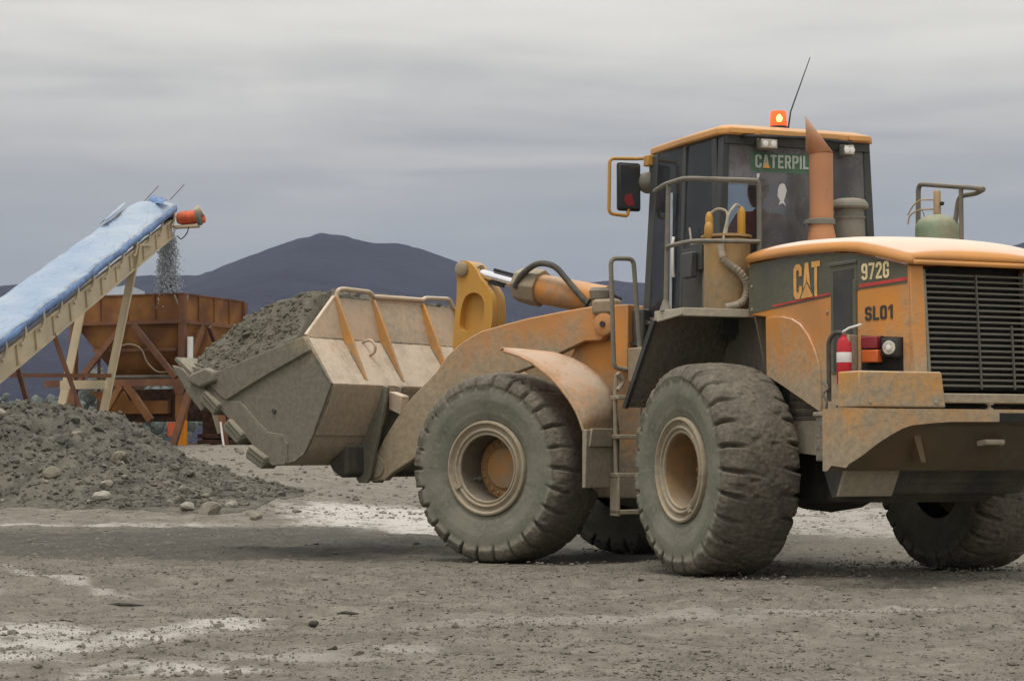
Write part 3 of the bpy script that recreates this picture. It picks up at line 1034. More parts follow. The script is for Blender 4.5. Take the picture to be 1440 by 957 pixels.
# dark band, red line, lettering on the near side
BZ = [(-1.75, 2.135), (-2.2, 2.16), (-3.055, 2.20), (-3.42, 2.222)]
TZ = [(-3.42, 2.492), (-3.055, 2.526), (-2.7, 2.543), (-2.2, 2.55), (-1.75, 2.545)]
rear(MB().prism(BZ + TZ, 'y', .78, .7835), 'side_band', 'band')
rear(MB().prism([(-2.14, 2.17), (-3.03, 2.212), (-3.03, 2.230), (-2.14, 2.186)], 'y', .7836, .7865), 'red_line', 'redline')
mb = MB().hexa([cham(.0, .0, 2.222), cham(CL - .012, 0, 2.252), cham(CL - .012, .0035, 2.252), cham(0, .0035, 2.222),
                cham(0, 0, 2.492), cham(CL - .012, 0, 2.378), cham(CL - .012, .0035, 2.378), cham(0, .0035, 2.492)])
rear(mb, 'corner_band', 'band')
mb = MB().hexa([cham(.005, .0036, 2.236), cham(CL - .014, .0036, 2.272), cham(CL - .014, .0065, 2.272), cham(.005, .0065, 2.236),
                cham(.005, .0036, 2.262), cham(CL - .014, .0036, 2.298), cham(CL - .014, .0065, 2.298), cham(.005, .0065, 2.262)])
rear(mb, 'red_line', 'redline')
# vent panel of fine bars
vent = rear(MB().box(-3.40, -3.035, .781, .790, 1.60, 2.445), 'vent_panel', 'band', bevel=.004)
MB().box(-3.375, -3.075, .790, .7935, 1.62, 2.39).build('mesh_screen', 'dark', vent, bevel=.003)
MB().box(-3.40, -3.36, .7936, .797, 1.62, 2.30).build('hinge', 'band', vent, bevel=.003)
rear(MB().box(-3.405, -3.03, .781, .800, 2.425, 2.452), 'vent_lip', 'band', bevel=.004)


W_, T_, K_ = .50, .165, .13


def glyph(ch, w=W_, t=T_, k=K_):
    """outline loops of a bold condensed block letter, height 1"""
    k2 = k * .45
    octo = [(k, 0), (w - k, 0), (w, k), (w, 1 - k), (w - k, 1), (k, 1), (0, 1 - k), (0, k)]
    inner = [(t + k2, t), (w - t - k2, t), (w - t, t + k2), (w - t, 1 - t - k2), (w - t - k2, 1 - t), (t + k2, 1 - t), (t, 1 - t - k2), (t, t + k2)]
    if ch == '0':
        return [octo, inner[::-1]]
    if ch in 'CG':
        o = [(w, .64), (w, 1 - k), (w - k, 1), (k, 1), (0, 1 - k), (0, k), (k, 0), (w - k, 0), (w, k)]
        i = [(w - t, t + k2), (w - t - k2, t), (t + k2, t), (t, t + k2), (t, 1 - t - k2), (t + k2, 1 - t), (w - t - k2, 1 - t), (w - t, 1 - t - k2), (w - t, .64)]
        m_ = [(w, .36), (w - t, .36)] if ch == 'C' else [(w, .52), (w * .48, .52), (w * .48, .52 - t * .8), (w - t, .52 - t * .8)]
        return [o + m_ + i]
    if ch == 'A':
        return [[(0, 0), (t, 0), (w * .5, .70), (w - t, 0), (w, 0), (w * .5 + t * .62, 1), (w * .5 - t * .62, 1)]]
    if ch == 'T':
        return [[(w / 2 - t / 2, 0), (w / 2 + t / 2, 0), (w / 2 + t / 2, 1 - t), (w, 1 - t), (w, 1), (0, 1), (0, 1 - t), (w / 2 - t / 2, 1 - t)]]
    if ch == 'L':
        return [[(0, 0), (w * .9, 0), (w * .9, t), (t, t), (t, 1), (0, 1)]]
    if ch == 'I':
        return [[(0, 0), (t, 0), (t, 1), (0, 1)]]
    if ch == '1':
        return [[(w * .36, 0), (w * .36 + t, 0), (w * .36 + t, 1), (w * .36 + .03, 1), (.02, .80), (.02, .66), (w * .36, .80)]]
    if ch == '7':
        return [[(.08, 0), (.08 + t, 0), (w, 1 - t), (w, 1), (0, 1), (0, 1 - t), (w - t, 1 - t)]]
    if ch == 'E':
        return [[(0, 0), (w * .9, 0), (w * .9, t), (t, t), (t, .42), (w * .8, .42), (w * .8, .58), (t, .58), (t, 1 - t), (w * .9, 1 - t), (w * .9, 1), (0, 1)]]
    if ch in 'PR':
        o = [(0, 0), (t, 0), (t, .40), (w - k, .40) if ch == 'P' else (w * .42, .40)] + ([] if ch == 'P' else [(w - t * 1.05, 0), (w, 0), (w * .76, .42)]) + [(w, .40 + k), (w, 1 - k), (w - k, 1), (0, 1)]
        i = [(t, .55), (w - t - k2, .55), (w - t, .55 + k2), (w - t, 1 - t - k2), (w - t - k2, 1 - t), (t, 1 - t)]
        return [o, i[::-1]]
    if ch == 'S':
        return [[(0, .30), (0, k), (k, 0), (w - k, 0), (w, k), (w, .46), (w - k, .58), (t + k2, .58), (t, .64), (t, 1 - t - k2), (t + k2, 1 - t), (w - t - k2, 1 - t), (w - t, 1 - t - k2), (w - t, .70),
                 (w, .70), (w, 1 - k), (w - k, 1), (k, 1), (0, 1 - k), (0, .54), (k, .42), (w - t - k2, .42), (w - t, .36), (w - t, t + k2), (w - t - k2, t), (t + k2, t), (t, t + k2), (t, .30)]]
    if ch == '2':
        return [[(0, 0), (w, 0), (w, t), (t * 1.15, t), (w, .60), (w, 1 - k), (w - k, 1), (k, 1), (0, 1 - k), (0, .68), (t, .68), (t, 1 - t - k2), (t + k2, 1 - t), (w - t - k2, 1 - t), (w - t, 1 - t - k2),
                 (w - t, .63), (0, .16)]]
    if ch == '9':
        o = [(0, .26), (0, k), (k, 0), (w - k, 0), (w, k), (w, 1 - k), (w - k, 1), (k, 1), (0, 1 - k), (0, .40 + k), (k, .40), (w - t, .40), (w - t, t + k2), (w - t - k2, t), (t + k2, t), (t, t + k2), (t, .26)]
        i = [(t + k2, .54), (w - t, .54), (w - t, 1 - t - k2), (w - t - k2, 1 - t), (t + k2, 1 - t), (t, 1 - t - k2), (t, .54 + k2)]
        return [o, i[::-1]]
    return []


def letters(name, txt, mat, origin, ex, ey, height, width=None, parent=loader, bold=0.0, depth=0.002, gap=.10):
    """block letters whose baseline runs along ex and which rise along ey, fitted to height and width"""
    cu = bpy.data.curves.new(name, 'CURVE')
    cu.dimensions = '2D'
    cu.fill_mode = 'BOTH'
    x = 0.0
    for ch in txt:
        loops = glyph(ch)
        adv = max((p for lp in loops for p, _ in lp), default=.3)
        for lp in loops:
            sp_ = cu.splines.new('POLY')
            sp_.points.add(len(lp) - 1)
            for pt, (p, q_) in zip(sp_.points, lp):
                pt.co = (x + p, q_, 0, 1)
            sp_.use_cyclic_u = True
        x += adv + gap
    tmp = bpy.data.objects.new(name, cu)
    C.objects.link(tmp)
    dg = bpy.context.evaluated_depsgraph_get()
    me = bpy.data.meshes.new_from_object(tmp.evaluated_get(dg))
    bpy.data.objects.remove(tmp)
    n = len(me.vertices)
    co = np.empty(n * 3, dtype=np.float32)
    me.vertices.foreach_get('co', co)
    co = co.reshape(-1, 3)
    mn, mxx = co.min(0), co.max(0)
    sc_y = height / (mxx[1] - mn[1])
    sc_x = (width / (mxx[0] - mn[0])) if width else sc_y
    ex, ey = Vector(ex).normalized(), Vector(ey).normalized()
    P = [Vector(origin) + ex * float((c[0] - mn[0]) * sc_x) + ey * float((c[1] - mn[1]) * sc_y) for c in co]
    me.vertices.foreach_set('co', np.array([tuple(p) for p in P], dtype=np.float32).ravel())
    me.update()
    me.materials.clear()
    me.materials.append(M[mat])
    o = bpy.data.objects.new(name, me)
    C.objects.link(o)
    o.parent = parent
    md = o.modifiers.new('solid', 'SOLIDIFY')
    md.thickness = depth
    md.offset = 0
    return o


letters('maker_lettering', 'CAT', 'letter', (-2.48, .7885, 2.208), (-1, 0, .015), (0, 0, 1), .275, .40, depth=.004, gap=.05)
rear(MB().prism([(-2.575, 2.215), (-2.80, 2.222), (-2.685, 2.345)], 'y', .7905, .7925), 'lettering_outline', 'band')
rear(MB().prism([(-2.595, 2.208), (-2.78, 2.213), (-2.685, 2.322)], 'y', .7926, .795), 'lettering_triangle', 'letter')
letters('model_lettering', '972G', 'letterpale', cham(.03, .0065, 2.290), ce + Vector((0, 0, .045)), (0, 0, 1), .125, .235, bold=.02, depth=.004)
letters('fleet_number', 'SL01', 'letterdark', cham(.055, .0035, 1.985), ce + Vector((0, 0, .04)), (0, 0, 1), .105, .235, bold=.015, depth=.004)

# ---- grille
grille = rear(MB().hexa([(-3.79, .46, 1.46), (-3.79, -.46, 1.46), (-3.72, -.46, 1.46), (-3.72, .46, 1.46),
                         (-3.70, .46, 2.385), (-3.70, -.46, 2.385), (-3.64, -.46, 2.385), (-3.64, .46, 2.385)]), 'grille', 'radiator')


def gu(z):
    return -3.775 - (2.386 - z) * 0.075


slat_me = MB().hexa([(-.014, -.452, -.006), (.012, -.452, .004), (.012, .452, .004), (-.014, .452, -.006),
                     (-.014, -.452, .004), (.012, -.452, .013), (.012, .452, .013), (-.014, .452, .004)]).mesh('grille_slat')
slat_me.materials.append(M['slat'])
for k in range(20):
    z = 1.492 + k * .0435
    link('slat', slat_me, grille, (gu(z) - .01, random.uniform(-.002, .002), z), (0, random.uniform(-.05, .05), random.uniform(-.002, .002)))
for y in (.0, -.30):
    z0, z1 = (1.47, 2.33) if y == 0 else (1.47, 1.95)
    link('slat_spacer', MB().bar((gu(z0) - .028, y, z0), (gu(z1) - .028, y, z1), .018, .010, (0, 1, 0)).mesh('slat_spacer'), grille).data.materials.append(M['slat'])
for y in (.452, -.452):
    mb = MB().hexa([(-3.875, y - .012, 1.46), (-3.875, y + .012, 1.46), (-3.80, y + .012, 1.46), (-3.80, y - .012, 1.46),
                    (-3.80, y - .012, 2.36), (-3.80, y + .012, 2.36), (-3.73, y + .012, 2.36), (-3.73, y - .012, 2.36)])
    rear(mb, 'grille_edge', 'greygrn', bevel=.003)

# ---- counterweight
for sgn in (1, -1):
    def Y(a):
        return a * sgn
    mb = MB().hexa([(-3.80, Y(1.21), 1.325), (-4.10, Y(1.21), 1.325), (-4.10, Y(.475), 1.325), (-3.80, Y(.475), 1.325),
                    (-3.80, Y(1.205), 1.585), (-4.085, Y(1.205), 1.585), (-4.085, Y(.50), 1.585), (-3.80, Y(.50), 1.585)])
    cb_ = rear(mb, 'counterweight_block', 'cw', bevel=.012)
    if sgn > 0:
        bolts(cb_, [(-4.094, 1.12, 1.36), (-4.094, .56, 1.36)], R(90))
    mb = MB().box(-3.80, -3.55, min(Y(1.05), Y(1.245)), max(Y(1.05), Y(1.245)), .935, 1.265)
    rear(mb, 'bumper_box', 'fendermud', bevel=.01)
    mb = MB().box(-3.815, -3.535, min(Y(1.04), Y(1.258)), max(Y(1.04), Y(1.258)), 1.265, 1.295)
    rear(mb, 'bumper_box_lid', 'muddy', bevel=.006)
ZA = [(-1.30, .92), (-1.25, .95), (-1.19, .985), (-1.07, 1.065), (-.94, 1.135), (-.86, 1.172), (-.78, 1.195), (-.60, 1.212), (-.44, 1.222)]
ZA = ZA + [(0, 1.225)] + [(-a, b) for a, b in ZA[::-1]]
rows = []
for v, za in ZA:
    uu = -4.115 if abs(v) < 1.29 else -4.10
    rows.append([(-3.74, v, 1.315), (uu, v, 1.315), (uu, v, za), (-4.06, v, za - .03), (-3.86, v, .905), (-3.80, v, .865), (-3.74, v, .865), (-3.74, v, 1.315)])
mb = MB().grid([r[:3] for r in rows])
mb.add(rows[0][:7], [tuple(range(7))])
mb.add(rows[-1][:7], [tuple(range(7))])
cwb = rear(mb, 'counterweight_bar', 'cwlow', sharp=25)
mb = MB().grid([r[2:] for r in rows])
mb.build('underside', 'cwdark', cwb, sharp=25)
rear(MB().box(-4.02, -3.80, -.47, .47, 1.362, 1.432), 'grille_sill', 'muddy', bevel=.008)
mb = MB().lathe([(.030, 1.315), (.030, 1.325), (.014, 1.328), (.014, 1.350), (.034, 1.353), (.034, 1.3615)], 'z', (-3.99, .02, 0), 14)
rear(mb, 'tow_pin', 'muddy')
rear(MB().box(-4.121, -4.105, -.40, .02, 1.225, 1.29), 'tow_slot', 'radiator', bevel=.004)
mb = MB().tube([(-3.99, .12, 1.065), (-4.04, .10, 1.075), (-4.04, -.06, 1.075), (-3.99, -.08, 1.065)], .022, 8)
rear(mb, 'tow_bar', 'muddy')
mb = MB().prism([(.60, .93), (.64, .93), (.72, 1.17), (.66, 1.18)], 'x', -4.02, -3.90)
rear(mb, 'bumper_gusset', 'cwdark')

# ---- rear lamps (near corner)
rear(MB().hexa([cham(.02, .10, 1.585), cham(.05, .27, 1.585), cham(.075, .27, 1.585), cham(.045, .10, 1.585),
                cham(.02, .10, 1.872), cham(.05, .27, 1.872), cham(.075, .27, 1.872), cham(.045, .10, 1.872)]), 'lamp_bracket', 'muddy', bevel=.006)
rec = rear(MB().hexa([cham(.02, -.01, 1.587), cham(.375, -.01, 1.587), cham(.375, .004, 1.587), cham(.02, .004, 1.587),
                      cham(.02, -.01, 1.875), cham(.375, -.01, 1.852), cham(.375, .004, 1.852), cham(.02, .004, 1.875)]), 'lamp_recess', 'radiator')
for nm, z0, z1, mt, a0, a1 in (('stop_lamp', 1.772, 1.862, 'redlens', .07, .205), ('indicator_lamp', 1.668, 1.762, 'amberlens', .075, .215)):
    mb = MB().hexa([cham(a0, .03, z0), cham(a1, .03, z0), cham(a1, .10, z0), cham(a0, .10, z0),
                    cham(a0, .03, z1), cham(a1, .03, z1), cham(a1, .10, z1), cham(a0, .10, z1)])
    lp = rear(mb, nm, mt, bevel=.008)
    mb = MB().hexa([cham(a0 - .004, .0, z0 - .004), cham(a1 + .004, .0, z0 - .004), cham(a1 + .004, .03, z0 - .004), cham(a0 - .004, .03, z0 - .004),
                    cham(a0 - .004, .0, z1 + .004), cham(a1 + .004, .0, z1 + .004), cham(a1 + .004, .03, z1 + .004), cham(a0 - .004, .03, z1 + .004)])
    mb.build('housing', 'rubber', lp)
wlp = rear(MB().hexa([cham(.225, .004, 1.705), cham(.375, .004, 1.70), cham(.375, .08, 1.70), cham(.225, .08, 1.705),
                      cham(.225, .004, 1.852), cham(.375, .004, 1.845), cham(.375, .08, 1.845), cham(.225, .08, 1.852)]), 'reversing_lamp', 'rubber', bevel=.022)


def disc(c, n_, r, d, seg=24, dome=0.25):
    """a domed disc mesh builder around point c with normal n_"""
    c, n_ = Vector(c), Vector(n_).normalized()
    a = n_.orthogonal().normalized()
    b = n_.cross(a)
    mb = MB()
    vs, fs = [], []
    rr = [1, 1, .7, .35]
    hh = [0, d * (1 - dome), d * (1 - dome * .35), d]
    for q, h in zip(rr, hh):
        vs += [c + n_ * h + (a * math.cos(2 * math.pi * k / seg) + b * math.sin(2 * math.pi * k / seg)) * r * q for k in range(seg)]
    for i in range(3):
        fs += [(i * seg + k, i * seg + (k + 1) % seg, (i + 1) * seg + (k + 1) % seg, (i + 1) * seg + k) for k in range(seg)]
    fs.append(tuple(3 * seg + k for k in range(seg)))
    return mb.add(vs, fs)


disc(cham(.302, .078, 1.775), cn, .052, .014).build('lens', 'lens', wlp)
disc(cham(.302, .092, 1.775), cn, .020, .006, 14).build('bulb_cover', 'white', wlp)

# ---- exhaust and pre-cleaner on the hood
ex = Vector((-1.775, .10, 0))
mb = MB().lathe([(.125, 2.70), (.118, 2.80), (.098, 2.905), (.100, 2.945), (.100, 3.50)], 'z', tuple(ex), 28, closed=False)
eo = rear(mb, 'exhaust_stack', 'exhaust')
# mitred outlet that leans towards the front
seg = 28
hd = Vector((1, 0, 0))
base, cut = [], []
for k in range(seg):
    a = 2 * math.pi * k / seg
    x, y = .100 * math.cos(a), .100 * math.sin(a)
    hx_, hy_ = .52, .854
    q_ = x * hx_ + y * hy_
    base.append((ex.x + x, ex.y + y, 3.502 - .06 * q_))
    cut.append((ex.x + x + (.125 - q_) * hx_, ex.y + y + (.125 - q_) * hy_, 3.512 + 1.40 * (.118 - q_)))
mb = MB().add(base + cut, [(k, (k + 1) % seg, seg + (k + 1) % seg, seg + k) for k in range(seg)])
mb.build('outlet', 'exhaust', eo, thick=.006)
MB().lathe([(.110, 2.90), (.116, 2.905), (.116, 2.945), (.110, 2.95)], 'z', tuple(ex), 28, closed=False).build('clamp', 'greygrn', eo)
MB().box(ex.x - .02, ex.x + .02, ex.y + .11, ex.y + .16, 2.91, 2.94).build('clamp_bolt', 'greygrn', eo)
pc = Vector((-1.60, -.28, 0))
mb = MB().lathe([(.135, 2.70), (.135, 2.80), (.128, 3.0), (.122, 3.02), (.122, 3.065)], 'z', tuple(pc), 28, closed=False)
po = rear(mb, 'air_intake', 'greygrn')
MB().lathe([(.118, 3.062), (.158, 3.070), (.166, 3.085), (.160, 3.115), (.135, 3.145), (.10, 3.155), (.001, 3.157)], 'z', tuple(pc), 28, closed=False).build('rain_cap', 'greygrn', po)
MB().lathe([(.139, 2.985), (.139, 3.0)], 'z', tuple(pc), 28, closed=False).build('band', 'rail', po)

# ---- cab
RO = [(.20, .62), (.16, .73), (-.55, .775), (-1.20, .775), (-1.275, .70), (-1.275, -.70), (-1.20, -.775), (-.55, -.775), (.16, -.73), (.20, -.62)]
mb = MB()
n_ = len(RO)
r0 = [(x, y, 3.705) for x, y in RO]
r1 = [(x * 1.0, y, 3.765) for x, y in RO]
r2 = [(-.55 + (x + .55) * .86, y * .86, 3.805) for x, y in RO]
mb.add(r0 + r1 + r2, [tuple(range(n_))[::-1], tuple(range(2 * n_, 3 * n_))] +
       [(i, (i + 1) % n_, n_ + (i + 1) % n_, n_ + i) for i in range(n_)] + [(n_ + i, n_ + (i + 1) % n_, 2 * n_ + (i + 1) % n_, 2 * n_ + i) for i in range(n_)])
roof = rear(mb, 'cab_roof', 'roof', bevel=.014)
for y0, y1 in ((.46, .70), (.05, .40), (-.38, -.12), (-.70, -.48)):
    MB().box(-1.297, -1.272, y0, y1, 3.712, 3.762).build('roof_trim', 'roof', roof, bevel=.008)
MB().tube(fillet([(-1.26, .56, 3.695), (-1.33, .52, 3.685), (-1.34, 0, 3.70), (-1.33, -.46, 3.685), (-1.26, -.52, 3.695)], .06), .016, 8).build('lamp_rail', 'rubber', roof)
rear(MB().prism([(.12, 3.66), (.12, 3.704), (-1.24, 3.704), (-1.24, 3.63)], 'y', -.72, .72), 'roof_frame', 'black')
A = [((.06, .735), (.255, .745)), ((-.545, .75), (-.47, .765)), ((-1.08, .745), (-1.14, .775))]
for sgn in (1, -1):
    for k, ((ut, vt), (ub, vb_)) in enumerate(A):
        wdt = (.13, .055, .085)[k]
        zb = (2.0, 2.0, 2.05)[k]
        mb = MB().hexa([(ub - wdt / 2, sgn * (vb_ - .05), zb), (ub + wdt / 2, sgn * (vb_ - .05), zb), (ub + wdt / 2, sgn * vb_, zb), (ub - wdt / 2, sgn * vb_, zb),
                        (ut - wdt / 2, sgn * (vt - .05), 3.69), (ut + wdt / 2, sgn * (vt - .05), 3.69), (ut + wdt / 2, sgn * vt, 3.69), (ut - wdt / 2, sgn * vt, 3.69)])
        rear(mb, 'cab_pillar', 'black', bevel=.01)
    mb = MB().hexa([(-1.235, sgn * .715, 2.35), (-1.15, sgn * .715, 2.35), (-1.15, sgn * .795, 2.35), (-1.235, sgn * .795, 2.35),
                    (-1.225, sgn * .665, 3.68), (-1.14, sgn * .665, 3.68), (-1.14, sgn * .735, 3.68), (-1.225, sgn * .735, 3.68)])
    rear(mb, 'rear_pillar', 'black', bevel=.01)
mb = MB().prism([(.72, 2.45), (.715, 2.50), (.70, 3.285), (.40, 3.285), (.40, 2.45), (-.72, 2.45), (-.675, 3.66), (.675, 3.66), (.705, 3.29), (.70, 3.285), (.715, 2.5)][3:9] + [(.700, 3.285)], 'x', -1.212, -1.204)
rw = rear(mb, 'rear_window', 'glass')
MB().prism([(.72, 2.45), (.705, 3.283), (.402, 3.283), (.402, 2.45)], 'x', -1.212, -1.206).build('clear_pane', 'clearglass', rw)
mb = MB().box(-1.24, -1.16, -.76, .76, 2.0, 2.47)
rear(mb, 'cab_rear_wall', 'black', bevel=.01)
rear(MB().box(-1.20, .30, -.76, .76, 1.96, 2.04), 'cab_floor', 'black')
rear(MB().box(-.50, .30, .70, .745, 2.0, 2.22), 'door_sill', 'black', bevel=.006)
rear(MB().box(-1.16, -.50, .70, .755, 2.0, 2.78), 'side_wall', 'black', bevel=.006)
rear(MB().box(-1.16, .30, -.755, -.70, 2.0, 2.55), 'side_wall', 'black', bevel=.006)
rear(MB().hexa([(-1.10, .738, 2.78), (-.52, .742, 2.78), (-.52, .748, 2.78), (-1.10, .744, 2.78),
                (-1.06, .722, 3.68), (-.57, .722, 3.68), (-.57, .728, 3.68), (-1.06, .728, 3.68)]), 'side_window', 'sideglass')
door = rear(MB().hexa([(-.44, .742, 2.20), (.19, .732, 2.20), (.19, .738, 2.20), (-.44, .748, 2.20),
                       (-.52, .728, 3.66), (.03, .722, 3.66), (.03, .728, 3.66), (-.52, .734, 3.66)]), 'cab_door', 'sideglass')
MB().tube([(-.30, .76, 2.25), (-.345, .765, 3.30)], .016, 8).build('door_edge', 'chrome', door)
MB().tube([(-.38, .77, 2.55), (-.40, .79, 2.62), (-.40, .79, 2.85), (-.38, .77, 2.90)], .014, 8).build('handle', 'white', door)
MB().prism([(-.12, 2.35), (.12, 2.35), (.00, 3.60), (-.22, 3.60)], 'y', .700, .712).build('door_trim', 'rubber', door)
rear(MB().hexa([(-1.10, -.748, 2.55), (.19, -.738, 2.55), (.19, -.732, 2.55), (-1.10, -.742, 2.55),
                (-1.06, -.728, 3.66), (.03, -.728, 3.66), (.03, -.722, 3.66), (-1.06, -.722, 3.66)]), 'side_window', 'clearglass')
rear(MB().hexa([(.255, .70, 2.30), (.255, -.70, 2.30), (.263, -.70, 2.30), (.263, .70, 2.30),
                (.075, .68, 3.66), (.075, -.68, 3.66), (.083, -.68, 3.66), (.083, .68, 3.66)]), 'windscreen', 'clearglass')
rear(MB().box(.16, .28, -.72, .72, 2.0, 2.32), 'cab_front_wall', 'black')
# interior
st = rear(MB().box(-.80, -.35, -.26, .26, 2.42, 2.56), 'driver_seat', 'seat', bevel=.05)
MB().hexa([(-.86, -.25, 2.50), (-.72, -.25, 2.50), (-.72, .25, 2.50), (-.86, .25, 2.50), (-.98, -.22, 3.00), (-.86, -.22, 3.04), (-.86, .22, 3.04), (-.98, .22, 3.00)]).build('backrest', 'seat', st, bevel=.06)
MB().box(-.75, -.40, -.2, .2, 2.05, 2.42).build('pedestal', 'seat', st)
MB().box(-.80, -.30, -.40, -.30, 2.55, 2.66).build('armrest', 'seat', st, bevel=.02)
sc_ = rear(MB().tube([(.12, .0, 2.1), (-.08, .0, 2.70)], .04, 10), 'steering_column', 'rubber')
ring = [(-.10 + .20 * math.cos(a) * .35, .20 * math.sin(a), 2.72 + .20 * math.cos(a) * .9) for a in np.linspace(0, 2 * math.pi, 25)]
MB().tube(ring, .014, 8, caps=False).build('steering_wheel', 'rubber', sc_)
# stickers on the rear window
bn = MB().box(-1.2135, -1.2115, -.35, .46, 3.405, 3.575).build('window_banner', 'banner', rw)
letters('banner_lettering', 'CATERPILLAR', 'bannertext', (-1.2185, .415, 3.437), (0, -1, .02), (0, 0, 1), .115, .745, parent=rw, bold=.02, depth=.002)
MB().prism([(.338, 3.438), (.272, 3.438), (.305, 3.50)], 'x', -1.223, -1.2205).build('banner_triangle', 'letter', rw)
fish = [(.155, 3.30), (.125, 3.315), (.10, 3.30), (.085, 3.255), (.10, 3.20), (.115, 3.165), (.095, 3.12), (.125, 3.145), (.165, 3.125), (.15, 3.165), (.175, 3.20), (.172, 3.26)]
MB().prism([(a + .02, b) for a, b in fish], 'x', -1.2155, -1.213).build('white_sticker', 'white', rw)
MB().prism([(.40, 3.385), (.37, 3.39), (.375, 3.36), (.395, 3.335)], 'x', -1.2155, -1.213).build('white_sticker', 'white', rw)
# roof work lamps
for y, z, wd in ((.345, 3.635, .088), (-.45, 3.625, .06)):
    wk = rear(MB().box(-1.335, -1.26, y - wd, y + wd, z - .052, z + .047), 'work_lamp', 'greygrn', bevel=.016)
    MB().box(-1.343, -1.333, y - wd + .012, y + wd - .012, z - .040, z + .035).build('lens', 'lens', wk, bevel=.006)
    for s_ in (-.45, .45):
        disc((-1.341, y + s_ * wd, z - .003), (-1, 0, 0), .026, .008, 14).build('reflector', 'white', wk)
rear(MB().box(-1.17, -1.05, .48, .66, 3.43, 3.62), 'wiper_motor', 'rubber', bevel=.05)
# beacon and aerial
bx = Vector((-1.02, .07, 0))
bc = rear(MB().lathe([(.086, 3.785), (.086, 3.83), (.076, 3.84)], 'z', tuple(bx), 24), 'beacon', 'rubber')
MB().lathe([(.074, 3.84), (.076, 3.86), (.070, 3.955), (.064, 3.972), (.001, 3.976)], 'z', tuple(bx), 24, closed=False).build('lens', 'beacon', bc)
MB().lathe([(.001, 3.868), (.030, 3.872), (.034, 3.905), (.020, 3.94), (.001, 3.945)], 'z', (bx.x - .046, bx.y + .02, 0), 12, closed=False).build('lamp', 'glow', bc)
rear(MB().tube([(-1.06, .0, 3.79), (-1.08, -.02, 3.97), (-1.13, -.19, 4.45)], [.009, .007, .004], 6), 'aerial', 'rubber')
# mirror
mr = rear(MB().tube(fillet([(.12, .72, 3.675), (.30, .80, 3.685), (.30, 1.07, 3.675), (.30, 1.08, 3.17), (.30, .89, 3.155), (.30, .88, 3.22)], .05), .017, 8), 'mirror', 'yellow')
MB().box(.285, .335, .755, .995, 3.20, 3.645).build('housing', 'rubber', mr, bevel=.035)
MB().box(.279, .286, .772, .978, 3.222, 3.622).build('glass', 'mirrorglass', mr, bevel=.012)
MB().prism([(.83, 3.25), (.90, 3.24), (.935, 3.29), (.92, 3.35), (.86, 3.36)], 'x', .2755, .2785).build('painted_reflection', 'redlens', mr, bevel=.001)  # dull red reflection in the mirror, drawn as a flat coloured patch
MB().box(.10, .20, .70, .78, 3.60, 3.70).build('bracket', 'yellow', mr, bevel=.01)
hl = rear(MB().lathe([(.001, -.12), (.05, -.11), (.085, -.06), (.10, .0), (.10, .05), (.085, .06)], 'x', (.26, .665 + .02, 3.47), 22, closed=False), 'front_lamp', 'greygrn')
MB().tube([(.22, .68, 3.55), (.18, .70, 3.62)], .025, 8).build('bracket', 'greygrn', hl)

# ---- left platform with handrail, tank, boxes
plat = rear(MB().prism([(-1.15, 1.35), (-1.67, 1.35), (-1.67, .56), (-1.15, .56)], 'z', 2.135, 2.178), 'platform', 'muddy', bevel=.006)
MB().hexa([(-1.16, 1.36, 2.085), (-1.66, 1.36, 2.125), (-1.66, 1.33, 2.125), (-1.16, 1.33, 2.085), (-1.16, 1.36, 2.182), (-1.675, 1.36, 2.182), (-1.675, 1.33, 2.182), (-1.16, 1.33, 2.182)]).build('edge_plate', 'palemud', plat, bevel=.006)
MB().box(-1.685, -1.672, .56, 1.36, 2.115, 2.182).build('edge_plate', 'palemud', plat, bevel=.005)
hr = rear(MB().tube(fillet([(-1.12, 1.33, 3.20), (-1.30, 1.33, 3.235), (-1.64, 1.33, 3.245), (-1.65, 1.22, 3.25), (-1.65, .64, 3.262), (-1.65, .625, 3.20), (-1.65, .63, 2.18)], .07), .021, 10), 'handrail', 'rail')
MB().tube([(-1.37, 1.33, 3.235), (-1.31, 1.33, 2.18)], .020, 8).build('post', 'rail', hr)
MB().tube(fillet([(-1.35, 1.335, 2.71), (-1.52, 1.335, 2.715), (-1.655, 1.25, 2.735), (-1.66, .63, 2.752)], .1), .019, 8).build('middle_rail', 'rail', hr)
for q in ((-1.31, 1.33), (-1.65, .63)):
    MB().lathe([(.055, 2.179), (.022, 2.27)], 'z', (q[0], q[1], 0), 8).build('post_foot', 'rail', hr)
tk = rear(MB().lathe([(.19, 2.179), (.195, 2.19), (.195, 2.74), (.20, 2.745), (.20, 2.775), (.19, 2.785)], 'z', (-1.40, .795, 0), 32), 'pressure_tank', 'tank')
MB().lathe([(.165, 2.786), (.215, 2.80), (.215, 2.818), (.16, 2.825)], 'z', (-1.40, .80, 0), 32).build('lid', 'tank', tk)
for (x, y, z0, z1, r_) in ((-1.34, .93, 2.80, 3.02, .034), (-1.48, .70, 2.80, 3.06, .034), (-1.46, 1.00, 2.78, 2.92, .038)):
    MB().lathe([(r_ * .7, z0), (r_, z0 + .03), (r_, z1 - .05), (r_ * .8, z1 - .02), (r_ * .35, z1)], 'z', (x, y, 0), 14).build('valve', 'yellow', tk)
MB().tube(fillet([(-1.34, .93, 3.0), (-1.40, .88, 3.05), (-1.46, .82, 3.02), (-1.50, .85, 2.85), (-1.56, .93, 2.70)], .05), .011, 8).build('hose', 'hosecream', tk)
MB().tube(fillet([(-1.48, .70, 3.05), (-1.50, .76, 3.08), (-1.52, .84, 3.0), (-1.57, .92, 2.80), (-1.58, .93, 2.68)], .05), .011, 8).build('hose', 'hosecream', tk)
